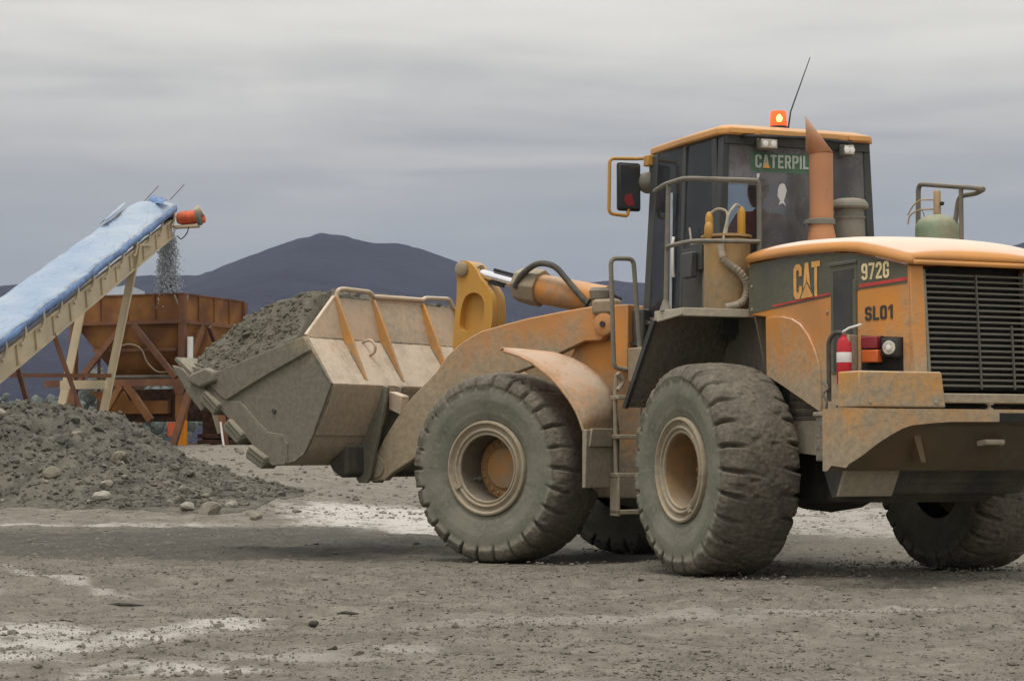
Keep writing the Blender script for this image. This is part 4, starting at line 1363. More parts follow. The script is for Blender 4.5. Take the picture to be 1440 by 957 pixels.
hp = fillet([(-1.56, .95, 2.72), (-1.59, .93, 2.58), (-1.63, .80, 2.50), (-1.63, .72, 2.38), (-1.63, .76, 2.24), (-1.60, .92, 2.20)], .12, 8)
MB().tube(hp, .030, 10).build('sleeved_hose', 'hosecream', tk)
hv = [Vector(p) for p in hp]
for i in range(3, len(hv) - 2, 2):
    dd = (hv[i + 1] - hv[i - 1]).normalized() * .006
    MB().tube([hv[i] - dd, hv[i] + dd], .036, 10).build('hose_coil', 'muddy', tk)
for (y0, y1, z0, z1) in ((.775, .835, 2.56, 2.80), (.84, .90, 2.50, 2.72)):
    rear(MB().box(-1.02 + (y0 - .775), -.80 + (y0 - .775) * .5, y0, y1, z0, z1), 'control_box', 'black', bevel=.01)
rear(MB().box(-1.18, -.98, .76, .81, 2.20, 2.58), 'control_box', 'greygrn', bevel=.01)
rear(MB().tube(fillet([(-.72, .79, 2.95), (-.78, .80, 2.78), (-1.0, .82, 2.82), (-1.1, .80, 2.70)], .05), .010, 6), 'cable', 'hosecream')

# right platform, mostly hidden, with guard rail
rear(MB().prism([(-1.15, -1.40), (-2.25, -1.40), (-2.25, -.80), (-1.15, -.80)], 'z', 2.135, 2.178), 'platform', 'muddy', bevel=.006)
gr_ = rear(MB().tube(fillet([(-1.165, -1.25, 2.18), (-1.20, -1.25, 3.38), (-2.19, -1.25, 3.225), (-1.95, -1.33, 3.215), (-1.70, -1.33, 3.22), (-1.66, -1.30, 2.9)], .07), .022, 10), 'guard_rail', 'rail')
MB().tube([(-1.845, -1.25, 3.27), (-1.845, -1.25, 2.18)], .020, 8).build('post', 'rail', gr_)

# ---- rear fenders
for sgn in (1, -1):
    def q(u, v, z):
        return (u, v * sgn, z)
    mb = MB().hexa([q(-.64, .62, 1.385), q(-.64, 1.36, 1.385), q(-.60, 1.36, 1.39), q(-.60, .62, 1.39),
                    q(-1.22, .62, 2.13), q(-1.22, 1.36, 2.13), q(-1.16, 1.36, 2.134), q(-1.16, .62, 2.134)])
    fd = rear(mb, 'rear_fender', 'fendermud', bevel=.006)
    MB().hexa([q(-.645, 1.355, 1.375), q(-.645, 1.385, 1.375), q(-.59, 1.385, 1.38), q(-.59, 1.355, 1.38),
               q(-1.215, 1.355, 2.10), q(-1.215, 1.385, 2.10), q(-1.155, 1.385, 2.12), q(-1.155, 1.355, 2.12)]).build('rubber_edge', 'dark', fd)
    mb = MB().box(-2.03, -.62, min(q(0, .55, 0)[1], q(0, .60, 0)[1]), max(q(0, .55, 0)[1], q(0, .60, 0)[1]), 1.1, 2.13)
    rear(mb, 'fender_liner', 'fendermud')
    mb = MB().prism([(.60, 2.134), (.60, 1.70), (.70, 2.134)], 'x', -1.70, -1.68) if sgn > 0 else MB().prism([(-.60, 2.134), (-.60, 1.70), (-.70, 2.134)], 'x', -1.70, -1.68)
    rear(mb, 'platform_gusset', 'muddy')

# ---- ladder and grab rail on the near side
ld = rear(MB().tube(fillet([(-.10, 1.20, 1.70), (-.10, 1.215, 1.50), (-.10, 1.21, .80)], .05), .020, 8), 'ladder', 'muddy')
MB().tube(fillet([(-.10, .98, 1.93), (-.10, .97, 1.50), (-.10, .965, .80)], .05), .018, 8).build('side_rail', 'muddy', ld)
for z, y0, y1 in ((1.485, 1.07, 1.235), (1.138, .95, 1.235), (.80, .92, 1.24)):
    MB().box(-.20, -.03, y0, y1, z - .018, z + .018).build('step', 'muddy', ld, bevel=.005)
MB().box(-.20, -.03, 1.215, 1.235, .44, .79).build('step_hanger', 'muddy', ld, bevel=.005)
MB().box(-.20, -.03, .925, .945, .44, .79).build('step_hanger', 'muddy', ld, bevel=.005)
MB().box(-.20, -.03, .925, 1.235, .455, .495).build('step', 'muddy', ld, bevel=.005)
rear(MB().tube(fillet([(-.10, 1.10, 1.735), (-.10, 1.225, 1.75), (-.10, 1.255, 2.72), (-.10, 1.03, 2.725), (-.10, .97, 1.93)], .06), .021, 10), 'grab_rail', 'rail')
rear(MB().box(-.26, .0, .78, 1.04, 1.62, 1.93), 'battery_box', 'muddy', bevel=.01)
rear(MB().tube(fillet([(-.12, 1.20, 1.70), (-.10, 1.13, 1.63), (-.12, 1.20, 1.55)], .05), .022, 8), 'pipe', 'muddy')
rear(MB().box(-.7, -.05, .45, .62, .75, 1.9), 'step_support', 'dark')

# ---- front frame
mb = MB().prism([(.30, .70), (.55, .58), (2.2, .60), (2.35, .80), (2.2, 1.25), (1.6, 1.45), (1.45, 1.75), (1.14, 2.34), (.66, 2.34), (.45, 1.6), (.30, 1.3)], 'y', .44, .56)
front(mb, 'tower_plate', 'paint', bevel=.012)
mb = MB().prism([(.30, .70), (.55, .58), (2.2, .60), (2.35, .80), (2.2, 1.25), (1.6, 1.45), (1.45, 1.75), (1.14, 2.34), (.66, 2.34), (.45, 1.6), (.30, 1.3)], 'y', -.56, -.44)
front(mb, 'tower_plate', 'paint', bevel=.012)
front(MB().prism([(.40, .62), (2.2, .62), (2.2, 1.2), (1.2, 1.5), (1.0, 2.0), (.70, 2.0), (.5, 1.4)], 'y', -.438, .438), 'front_frame', 'dark')
front(MB().box(.66, .82, .30, .70, 1.75, 2.34), 'tower_rear_plate', 'paint', bevel=.01)
front(MB().box(.52, .64, .10, .66, 1.95, 2.30), 'valve_block', 'dark', bevel=.02)
mb = MB().lathe([(.10, -.78), (.22, -.74), (.24, -.45), (.33, -.25), (.36, 0), (.33, .25), (.24, .45), (.22, .74), (.10, .78)], 'y', (1.725, 0, .86), 24)
front(mb, 'front_axle', 'dark')
for sgn in (1, -1):
    pb = front(MB().lathe([(.105, .565 * sgn), (.105, .69 * sgn), (.085, .70 * sgn), (.001, .70 * sgn)], 'y', (.93, 0, 2.17), 28, closed=False), 'arm_pivot', 'arm')
    pb2 = MB().lathe([(.028, .70 * sgn), (.028, .715 * sgn), (.001, .715 * sgn)], 'y', (.93, 0, 2.17), 12, closed=False).build('pin', 'dark', pb)
front(MB().box(.80, 1.06, .565, .70, 2.26, 2.40), 'valve_cap', 'muddy', bevel=.03)

# ---- lift arms
ARM = [(1.02, 2.345), (1.10, 2.338), (1.43, 2.303), (1.80, 2.255), (2.06, 2.209), (2.33, 2.155), (2.47, 2.10), (2.59, 2.036), (2.74, 1.931), (2.89, 1.765),
       (3.17, 1.54), (3.33, 1.37), (3.487, 1.18), (3.66, .93), (3.774, .76), (3.70, .715), (3.51, .725), (3.42, .795), (3.19, .91), (2.95, 1.06),
       (2.75, 1.24), (2.55, 1.45), (2.35, 1.60), (2.10, 1.70), (1.75, 1.80), (1.40, 1.93), (1.15, 2.02), (.98, 2.02), (.88, 2.10), (.86, 2.22)]
for sgn in (1, -1):
    a, b = (.575, .665) if sgn > 0 else (-.665, -.575)
    la = front(MB().prism(ARM[::-1], 'y', a, b), 'lift_arm', 'arm', bevel=.012)
    la2 = MB().lathe([(.11, a - .02), (.11, b + .02)], 'y', (3.62, 0, .86), 24).build('pin_boss', 'muddy', la)
    # lift cylinder tucked under the arm
    lc = front(MB().tube([(1.05, sgn * .36, .95), (2.0, sgn * .36, 1.35)], .10, 16), 'lift_cylinder', 'paint')
    MB().tube([(2.0, sgn * .36, 1.35), (2.55, sgn * .36, 1.58)], .05, 12).build('rod', 'chrome', lc)
front(MB().prism([(2.50, 1.70), (2.72, 1.52), (2.95, 1.62), (2.75, 1.86)], 'y', -.57, .57), 'cross_tube', 'arm', bevel=.03)

# ---- bellcrank and tilt cylinder
BC = [(3.06, 2.86), (3.03, 2.895), (2.97, 2.905), (2.90, 2.885), (2.82, 2.82), (2.77, 2.72), (2.70, 2.655), (2.63, 2.56), (2.61, 2.46), (2.615, 2.25), (2.70, 2.02), (2.75, 1.75),
      (2.85, 1.62), (2.98, 1.66), (3.08, 1.90), (3.10, 2.05), (3.09, 2.25), (3.06, 2.45), (3.05, 2.65)]
def chaikin(poly, it=2):
    for _ in range(it):
        out = []
        for i in range(len(poly)):
            (a, b), (c, d) = poly[i], poly[(i + 1) % len(poly)]
            out += [(.75 * a + .25 * c, .75 * b + .25 * d), (.25 * a + .75 * c, .25 * b + .75 * d)]
        poly = out
    return poly


bk = front(MB().prism(chaikin(BC, 1), 'y', -.13, .02), 'bellcrank', 'yellow', bevel=.012)
RCS = [(2.94, 2.555), (2.85, 2.585), (2.76, 2.555), (2.71, 2.48), (2.72, 2.30), (2.80, 2.21), (2.93, 2.19), (3.02, 2.22), (3.01, 2.36), (2.985, 2.47)]


def rim_frame(poly, grow, y0, y1):
    cx = sum(p for p, _ in poly) / len(poly)
    cz = sum(q_ for _, q_ in poly) / len(poly)
    n = len(poly)
    outp = [(cx + (p - cx) * grow, cz + (q_ - cz) * grow) for p, q_ in poly]
    vs = [(p, y0, q_) for p, q_ in poly] + [(p, y1, q_) for p, q_ in poly] + [(p, y0, q_) for p, q_ in outp] + [(p, y1, q_) for p, q_ in outp]
    fs = []
    for i in range(n):
        j = (i + 1) % n
        fs += [(i, j, n + j, n + i), (n + i, n + j, 3 * n + j, 3 * n + i), (3 * n + i, 3 * n + j, 2 * n + j, 2 * n + i)]
    return MB().add(vs, fs)




def holed_plate(name, outer, hole, y0, y1, mat, parent):
    cu = bpy.data.curves.new(name, 'CURVE')
    cu.dimensions = '2D'
    cu.fill_mode = 'BOTH'
    cu.extrude = (y1 - y0) / 2
    for lp in (outer, hole):
        sp_ = cu.splines.new('POLY')
        sp_.points.add(len(lp) - 1)
        for pt, (a_, b_) in zip(sp_.points, lp):
            pt.co = (a_, b_, 0, 1)
        sp_.use_cyclic_u = True
    tmp = bpy.data.objects.new(name, cu)
    C.objects.link(tmp)
    me = bpy.data.meshes.new_from_object(tmp.evaluated_get(bpy.context.evaluated_depsgraph_get()))
    bpy.data.objects.remove(tmp)
    for v_ in me.vertices:
        v_.co = (v_.co.x, (y0 + y1) / 2 + v_.co.z, v_.co.y)
    fix_normals(me)
    me.materials.clear()
    me.materials.append(M[mat])
    o_ = bpy.data.objects.new(name, me)
    C.objects.link(o_)
    o_.parent = parent
    return o_


holed_plate('pocket_plate', chaikin(BC, 1), chaikin(RCS, 2), .021, .10, 'yellow', bk)
MB().lathe([(.075, -.17), (.075, .125), (.055, .140), (.02, .145), (.001, .145)], 'y', (2.985, 0, 2.815), 24).build('pin', 'muddy', bk)
tl = front(MB().tube([(1.34, 0, 2.435), (2.10, 0, 2.585)], .145, 28), 'tilt_cylinder', 'paint')
d_ = (Vector((2.985, 0, 2.815)) - Vector((1.20, 0, 2.44))).normalized()
MB().tube([Vector((2.08, 0, 2.59)), Vector((2.20, 0, 2.612)), Vector((2.36, 0, 2.640))], [.185, .185, .165], 8).build('gland', 'muddy', tl, bevel=.01)
MB().tube([Vector((2.30, 0, 2.63)), Vector((2.90, 0, 2.79))], .050, 20).build('rod', 'chrome', tl)
MB().tube([Vector((2.84, 0, 2.775)), Vector((2.99, 0, 2.815))], .085, 14).build('rod_eye', 'muddy', tl)
MB().bar((2.42, .0, 2.735), (2.66, .0, 2.80), .035, .03).build('sensor', 'rubber', tl)
MB().bar((2.52, .04, 2.63), (2.70, .04, 2.675), .03, .03).build('sensor', 'rubber', tl)
hs = fillet([(2.30, .17, 2.60), (2.22, .17, 2.72), (2.02, .17, 2.83), (1.82, .17, 2.79), (1.64, .17, 2.60), (1.40, .17, 2.36)], .18, 7)
front(MB().tube(hs, .030, 12), 'hydraulic_hose', 'hose')
front(MB().tube(fillet([(1.45, .2, 2.37), (1.30, .3, 2.47), (1.12, .35, 2.50), (.95, .36, 2.42)], .1), .014, 8), 'hydraulic_hose', 'rubber')
front(MB().lathe([(.001, 0), (.055, .01), (.09, .05), (.10, .12), (.08, .15)], 'z', (1.16, .40, 2.38), 18, closed=False), 'hose_cap', 'greygrn')
front(MB().tube(fillet([(.60, .50, 2.25), (.50, .52, 2.38), (.38, .50, 2.32), (.34, .48, 2.0)], .08), .018, 8), 'hydraulic_hose', 'hose')
front(MB().tube(fillet([(.62, .60, 2.15), (.52, .62, 2.2), (.40, .60, 2.05), (.36, .55, 1.6)], .08), .016, 8), 'hydraulic_hose', 'rubber')
front(MB().tube(fillet([(.70, .62, 2.30), (.74, .66, 2.05), (.60, .66, 1.95), (.45, .62, 2.0)], .1), .008, 6), 'cable', 'rubber')

for k_ in range(4):
    y_ = .30 + .10 * k_
    front(MB().tube(fillet([(.62, y_, 1.98 + .06 * k_), (.40, y_ + .02, 2.02 + .05 * k_), (.15, y_ - .03, 1.75 + .05 * k_), (-.25, y_ - .08, 1.62)], .2), .020, 8), 'hydraulic_hose', 'hose' if k_ % 2 else 'rubber')
tp2 = MB().box(.84, 1.02, .5605, .575, 2.02, 2.32).build('pivot_plate', 'muddy', loader, rz=ART, bevel=.006)
bolts(tp2, [(.87, .575, 2.06), (.99, .575, 2.06)])
for q_ in ((1.30, 1.85), (1.22, 1.70), (.78, 1.95), (.74, 1.72)):
    b_ = link('bolt_head', bh, loader, (cA * q_[0] - sA * .56, sA * q_[0] + cA * .56, q_[1]), (0, 0, ART))

# ---- front fenders
FO = [(1.50, 1.908), (1.33, 1.858), (1.188, 1.795), (.989, 1.662), (.88, 1.56), (.792, 1.462), (.725, 1.37), (.679, 1.28), (.645, 1.19)]
FI = [(1.58, 1.925), (1.42, 1.925), (1.249, 1.905), (1.08, 1.845), (.954, 1.777), (.82, 1.68), (.717, 1.575), (.655, 1.44), (.620, 1.19)]
for sgn in (1, -1):
    rows = []
    for i, ((ua, za), (ub, zb)) in enumerate(zip(FO, FI)):
        inner = (1.40, 1.18, 1.02, .96, .93, .92, .92, .92, .92)[i]
        row = []
        for j in range(7):
            t_ = j / 6
            bow = .022 * math.sin(math.pi * t_)
            row.append((ua + (ub - ua) * t_ - bow * .5, sgn * (1.455 + (inner - 1.455) * t_), za + (zb - za) * t_ + bow))
        rows.append(row)
    fe = front(MB().grid(rows), 'front_fender', 'fender', thick=.016, sharp=50)
    MB().tube([(u, sgn * 1.455, z) for u, z in FO], .013, 8).build('rolled_edge', 'fender', fe)
    MB().hexa([(.655, .92 * sgn, .69), (.655, 1.465 * sgn, .69), (.615, 1.465 * sgn, .69), (.615, .92 * sgn, .69),
               (.650, .92 * sgn, 1.20), (.650, 1.465 * sgn, 1.20), (.605, 1.465 * sgn, 1.20), (.605, .92 * sgn, 1.20)]).build('mud_flap', 'muddy', fe, bevel=.008)
    MB().hexa([(.612, .96 * sgn, 1.05), (.612, 1.43 * sgn, 1.05), (.592, 1.43 * sgn, 1.05), (.592, .96 * sgn, 1.05),
               (.605, .96 * sgn, 1.21), (.605, 1.40 * sgn, 1.21), (.585, 1.40 * sgn, 1.21), (.585, .96 * sgn, 1.21)]).build('bracket', 'muddy', fe, bevel=.006)
    MB().bar((1.05, .58 * sgn, 1.60), (1.02, 1.20 * sgn, 1.715), .05, .03).build('strut', 'dark', fe)

# ---- bucket
BW = 1.50
bucket = empty('bucket', (0, 0, 0), ART, loader)
OUT = [(3.785, 2.11), (3.465, 1.655), (3.55, 1.46), (3.69, 1.18), (3.74, 1.08), (3.80, 1.00), (3.92, .92), (4.05, .88), (4.20, .875)]
INN = [(3.83, 2.11), (3.505, 1.655), (3.585, 1.48), (3.72, 1.20), (3.77, 1.105), (3.83, 1.03), (3.94, .955), (4.06, .915), (4.19, .91)]


def shell(i0, i1, name, mat, extra=0.0):
    poly = OUT[i0:i1 + 1] + INN[i0:i1 + 1][::-1]
    return MB().prism(poly, 'y', -BW, BW).build(name, mat, bucket, sharp=40)


spl = MB().hexa([(3.787, -1.50, 2.112), (3.787, 1.50, 2.112), (3.832, 1.50, 2.112), (3.832, -1.50, 2.112),
                 (3.895, -.975, 2.52), (3.895, .975, 2.52), (3.925, .975, 2.52), (3.925, -.975, 2.52)]).build('spill_plate', 'bucket', bucket)
for sgn in (1, -1):
    MB().tube([(3.812, sgn * 1.50, 2.12), (3.912, sgn * .975, 2.525)], .022, 8).build('edge_bar', 'bucket', spl)
shell(0, 1, 'back_plate', 'bucket')
shell(1, 2, 'rear_wall', 'bucket')
shell(2, 8, 'curved_floor', 'bucket')
MB().prism([(3.47, 1.62), (3.53, 1.47), (3.69, 1.18), (3.68, 1.165), (3.515, 1.47), (3.452, 1.635)], 'y', -BW + .01, BW - .01).build('wear_plate', 'bucket', bucket)
MB().prism([(4.20, .872), (5.35, 1.80), (5.33, 1.83), (4.19, .912)], 'y', -BW, BW).build('floor_plate', 'bucketside', bucket)
MB().prism([(5.28, 1.73), (5.52, 1.93), (5.50, 1.955), (5.25, 1.775)], 'y', -BW - .04, BW + .04).build('cutting_edge', 'bucketside', bucket)
SP = [(3.79, 2.115), (3.462, 1.655), (3.55, 1.46), (3.685, 1.18), (3.735, 1.08), (3.795, .995), (3.92, .915), (4.05, .875), (4.20, .868), (5.14, 1.62), (5.30, 1.86), (4.92, 1.80)]
for sgn in (1, -1):
    a, b = (BW, BW + .03) if sgn > 0 else (-BW - .03, -BW)
    sp = MB().prism(SP[::-1], 'y', a, b).build('side_plate', 'bucketside', bucket, bevel=.006)
    a, b = (BW + .03, BW + .062) if sgn > 0 else (-BW - .062, -BW - .03)
    MB().prism([(3.79, 2.11), (3.705, 1.975), (4.25, 1.755), (4.79, 1.515), (4.86, 1.55), (5.06, 1.70), (4.92, 1.797)], 'y', a, b).build('upper_rail', 'bucketside', sp, bevel=.006)
    a, b = (BW + .03, BW + .046) if sgn > 0 else (-BW - .046, -BW - .03)
    MB().prism([(4.62, 1.50), (4.57, 1.43), (4.45, 1.33), (4.35, 1.24), (4.27, 1.185), (4.17, 1.165), (4.07, 1.155), (4.02, 1.10), (4.01, .97), (4.03, .885), (4.2, .872), (5.10, 1.60), (4.95, 1.60), (4.78, 1.505)],
               'y', a, b).build('wear_plate', 'bucketside', sp, bevel=.005)
    lug = lambda c, dr, ln, wd, y0, y1: None
    # bolt-on edge protectors along the lower front edge
    for (cu, cz, ang) in ((4.98, 1.50, 39), (4.66, 1.215, 40), (4.36, .965, 30)):
        ca, sa = math.cos(R(ang)), math.sin(R(ang))

        def L2(p, q_):
            return (cu + p * ca - q_ * sa, cz + p * sa + q_ * ca)
        y0, y1 = (BW - .10, BW + .10) if sgn > 0 else (-BW - .10, -BW + .10)
        ep = MB().prism([L2(-.125, -.075), L2(.11, -.085), L2(.135, -.03), L2(.12, .05), L2(-.11, .055), L2(-.14, .0)], 'y', y0, y1).build('edge_protector', 'bucketside', bucket, bevel=.016)
        yy = y1 if sgn > 0 else y0
        for f_ in (.0, .035):
            MB().prism([L2(-.12, f_ - .006), L2(.115, f_ - .006), L2(.115, f_ + .006), L2(-.12, f_ + .006)], 'y', yy - .004, yy + .012).build('rib', 'bucketside', ep)
    y0, y1 = (BW + .03, BW + .12) if sgn > 0 else (-BW - .12, -BW - .03)
    MB().prism([(4.90, 1.70), (4.93, 1.80), (5.02, 1.84), (5.24, 1.775), (5.27, 1.70), (5.10, 1.635)], 'y', y0, y1).build('corner_block', 'bucketside', bucket, bevel=.025)
    y0, y1 = (BW - .03, BW + .07) if sgn > 0 else (-BW - .07, -BW + .03)
    MB().prism([(5.00, 1.50), (5.10, 1.66), (5.27, 1.705), (5.33, 1.60), (5.12, 1.40)], 'y', y0, y1).build('corner_shroud', 'bucketside', bucket, bevel=.012)
    MB().prism([(5.30, 1.55), (5.285, 1.74), (5.40, 1.84), (5.55, 1.875), (5.52, 1.83)], 'y', y0 + .02, y1 - .02).build('corner_tooth', 'bucketside', bucket, bevel=.01)
    MB().lathe([(.022, a + .03 * (sgn < 0)), (.022, b + .004 * sgn), (.001, b + .004 * sgn)], 'y', (4.18, 0, 1.40), 12, closed=False).build('plug', 'dark', sp)
# weld beads along the bucket joints
def weld(pts, r=.009):
    P = []
    for a_, b_ in zip(pts[:-1], pts[1:]):
        a_, b_ = Vector(a_), Vector(b_)
        k_ = max(2, int((b_ - a_).length / .03))
        for i_ in range(k_):
            P.append(a_.lerp(b_, i_ / k_) + Vector((random.uniform(-1, 1), random.uniform(-1, 1), random.uniform(-1, 1))) * .002)
    P.append(Vector(pts[-1]))
    MB().tube(P, [r * random.uniform(.8, 1.2) for _ in P], 6).build('weld_bead', 'bucketside', bucket)


weld([(3.785, 1.48, 2.108), (3.785, -1.48, 2.108)], .010)
weld([(3.79, 1.532, 2.10), (3.465, 1.532, 1.655), (3.685, 1.532, 1.18), (3.795, 1.532, .995), (3.92, 1.532, .915)], .010)
weld([(4.60, 1.534, 1.47), (4.45, 1.534, 1.335), (4.27, 1.534, 1.19), (4.07, 1.534, 1.16), (4.015, 1.534, 1.08), (4.012, 1.534, .90)], .012)
weld([(3.705, 1.534, 1.972), (4.25, 1.534, 1.752), (4.79, 1.534, 1.512)], .010)
for v in (.965, .385, -.42):
    weld([(3.775, v + .02, 2.10), (3.505, v + .02, 1.715)], .007)
# gusset ribs across the bent back
for v in (.965, .385, -.42, -.965):
    MB().prism([(3.90, 2.535), (3.865, 2.53), (3.70, 2.18), (3.58, 1.90), (3.492, 1.705), (3.50, 1.695), (3.79, 2.105), (3.90, 2.50)], 'y', v - .016, v + .016).build('gusset', 'rib', bucket, bevel=.004)
sr = MB().tube(fillet([(3.90, .95, 2.52), (3.89, .93, 2.60), (3.89, .85, 2.612), (3.89, .44, 2.606), (3.89, .385, 2.565)], .05), .024, 10).build('spill_rail', 'bucket', bucket)
MB().tube([(3.89, .385, 2.562), (3.89, -.42, 2.575)], .026, 10).build('rail_bar', 'bucket', sr)
MB().tube(fillet([(3.89, -.42, 2.575), (3.89, -.48, 2.60), (3.89, -.88, 2.612), (3.89, -.95, 2.52)], .05), .024, 10).build('rail_bar', 'bucket', sr)
MB().box(3.892, 3.93, -.42, .385, 2.52, 2.56).build('rail_filler', 'bucket', sr)
eye = [(3.69, .70, 1.95), (3.61, .70, 1.98), (3.60, .70, 2.05), (3.66, .70, 2.11), (3.77, .70, 2.09)]
MB().tube(fillet(eye, .05), .014, 8).build('lifting_eye', 'bucket', bucket)
# hinge brackets for arms
for v in (.52, .74, -.52, -.74):
    MB().prism([(3.48, 1.66), (3.40, 1.64), (3.46, 1.36), (3.56, 1.0), (3.615, .76), (3.66, .70), (3.76, .70), (3.87, .86), (3.80, 1.0), (3.69, 1.19)], 'y', v - .022, v + .022).build('hinge_bracket', 'bucketside', bucket, bevel=.006)
MB().prism([(3.70, 1.08), (3.80, .985), (3.94, .90), (3.88, .815), (3.77, .745), (3.69, .80)], 'y', -1.02, 1.02).build('heel_beam', 'dark', bucket, bevel=.03)
for v in (.10, -.14):
    MB().prism([(3.455, 1.66), (3.26, 1.60), (3.30, 1.50), (3.50, 1.50)], 'y', v - .02, v + .02).build('link_bracket', 'bucket', bucket, bevel=.006)
MB().hexa([(3.30, .54, 1.36), (3.46, .54, 1.42), (3.46, .67, 1.42), (3.30, .67, 1.36), (3.30, .54, 1.55), (3.46, .54, 1.60), (3.46, .67, 1.60), (3.30, .67, 1.55)]).build('stop_block', 'bucket', bucket, bevel=.01)
front(MB().bar((2.90, 0, 1.72), (3.33, 0, 1.56), .16, .10), 'tilt_link', 'muddy', bevel=.02)

# ------------------------------------------------------------------ load in the bucket (front frame)
def heap_z(u, v):
    top = np.interp(u, [3.45, 3.8, 4.15, 4.5, 4.95, 5.4, 5.62], [2.40, 2.44, 2.53, 2.49, 2.33, 2.06, 1.86])
    edge = np.interp(u, [3.45, 3.8, 4.92, 5.62], [2.3, 2.11, 1.80, 1.80])
    k = sstep(1.50, 1.02, np.abs(v)) if False else 1 - sstep(1.05, 1.50, np.abs(v))
    z = edge + (top - edge) * k + .05 * (1 - (v / 1.5) ** 2)
    return z + .10 * fbm(u, v, 2.2, 4, 61) + .05 * fbm(u, v, 9, 3, 62)


uu = np.linspace(3.97, 5.42, 90)
vv = np.linspace(-1.495, 1.495, 120)
U_, V_ = np.meshgrid(uu, vv)
Zt = heap_z(U_, V_) + .02
Zt[0, :] -= np.where(uu < 4.95, .4, .03)
Zt[-1, :] -= np.where(uu < 4.95, .4, .03)
Zt[:, 0] -= .5
Zt[:, -1] -= .05
top = np.stack([U_, V_, Zt], -1).reshape(-1, 3)
load = np_obj('gravel_load', top, grid_faces(120, 90), 'gravel', loc=(HX, HY, 0), rz=TF)
tag(load, 'dark grey gravel heaped high in the loader bucket', 'gravel', kind='stuff')
n = 15000
pu, pv = rng.uniform(4.0, 5.48, n), rng.uniform(-1.46, 1.47, n)
pz = heap_z(pu, pv)
sz = rng.gamma(1.5, .006, n) + .006
sz = np.minimum(sz, .06)
Vc, Fc = chunks(np.stack([pu, pv, pz + sz * .2], -1), sz, .8, 9)
lc_ = np_obj('gravel_stones', Vc, Fc, 'gravel', parent=load, smooth=False)
lc_['kind'] = 'stuff'

# ------------------------------------------------------------------ things carried on the loader
fx = empty('fire_extinguisher', (*to_world('R', -3.56, 1.0), 1.50), TR)
tag(fx, 'red fire extinguisher with white band beside the rear lamps', 'fire extinguisher')
MB().lathe([(.050, 0), (.055, .01), (.055, .30), (.045, .335), (.022, .355), (.020, .375)], 'z', n=24).build('cylinder', 'red', fx)
MB().lathe([(.0558, .165), (.0565, .167), (.0565, .238), (.0558, .24)], 'z', n=24, closed=False).build('white_band', 'white', fx)
MB().box(-.018, .018, -.018, .018, .372, .395).build('valve', 'greygrn', fx)
MB().tube([(.0, .02, .385), (-.04, -.02, .42), (-.10, -.09, .445)], .009, 6).build('lever', 'white', fx)
MB().tube(fillet([(.0, .01, .385), (.05, .05, .39), (.10, .07, .33), (.10, .07, .0), (.10, .07, -.12)], .07), .018, 8).build('hose', 'hose', fx)
MB().tube(fillet([(.12, .10, .02), (.08, .09, -.03), (.11, .12, -.06), (.08, .10, -.12), (.10, .10, -.2)], .03), .012, 6).build('strap', 'fendermud', fx)

gb = empty('gas_bottle', (*to_world('R', -1.53, -1.22), 2.18), TR)
tag(gb, 'green gas bottle inside the guard rail behind the hood', 'gas bottle')
MB().lathe([(.17, 0), (.19, .02), (.192, .76), (.188, .80), (.165, .84), (.11, .875), (.05, .89), (.001, .89)], 'z', n=32, closed=False).build('cylinder', 'bottle', gb)
MB().lathe([(.032, .87), (.032, 1.09), (.026, 1.10)], 'z', n=12).build('valve_column', 'tank', gb)
MB().tube(fillet([(.0, 0, 1.02), (.12, .10, 1.03), (.17, .14, .98), (.20, .17, .90)], .06), .007, 6).build('pipe', 'tank', gb)
MB().tube(fillet([(.0, 0, .94), (.12, .10, .945), (.19, .16, .90), (.20, .17, .82)], .06), .007, 6).build('pipe', 'tank', gb)
MB().tube([(.04, .10, .86), (.05, .12, .93), (.16, .10, .93), (.14, .08, .86)], .005, 6).build('handle', 'greygrn', gb)
MB().lathe([(.001, -.02), (.02, -.01), (.02, .01), (.001, .02)], 'z', (-.045, -.02, .985), 10).build('knob', 'rubber', gb)


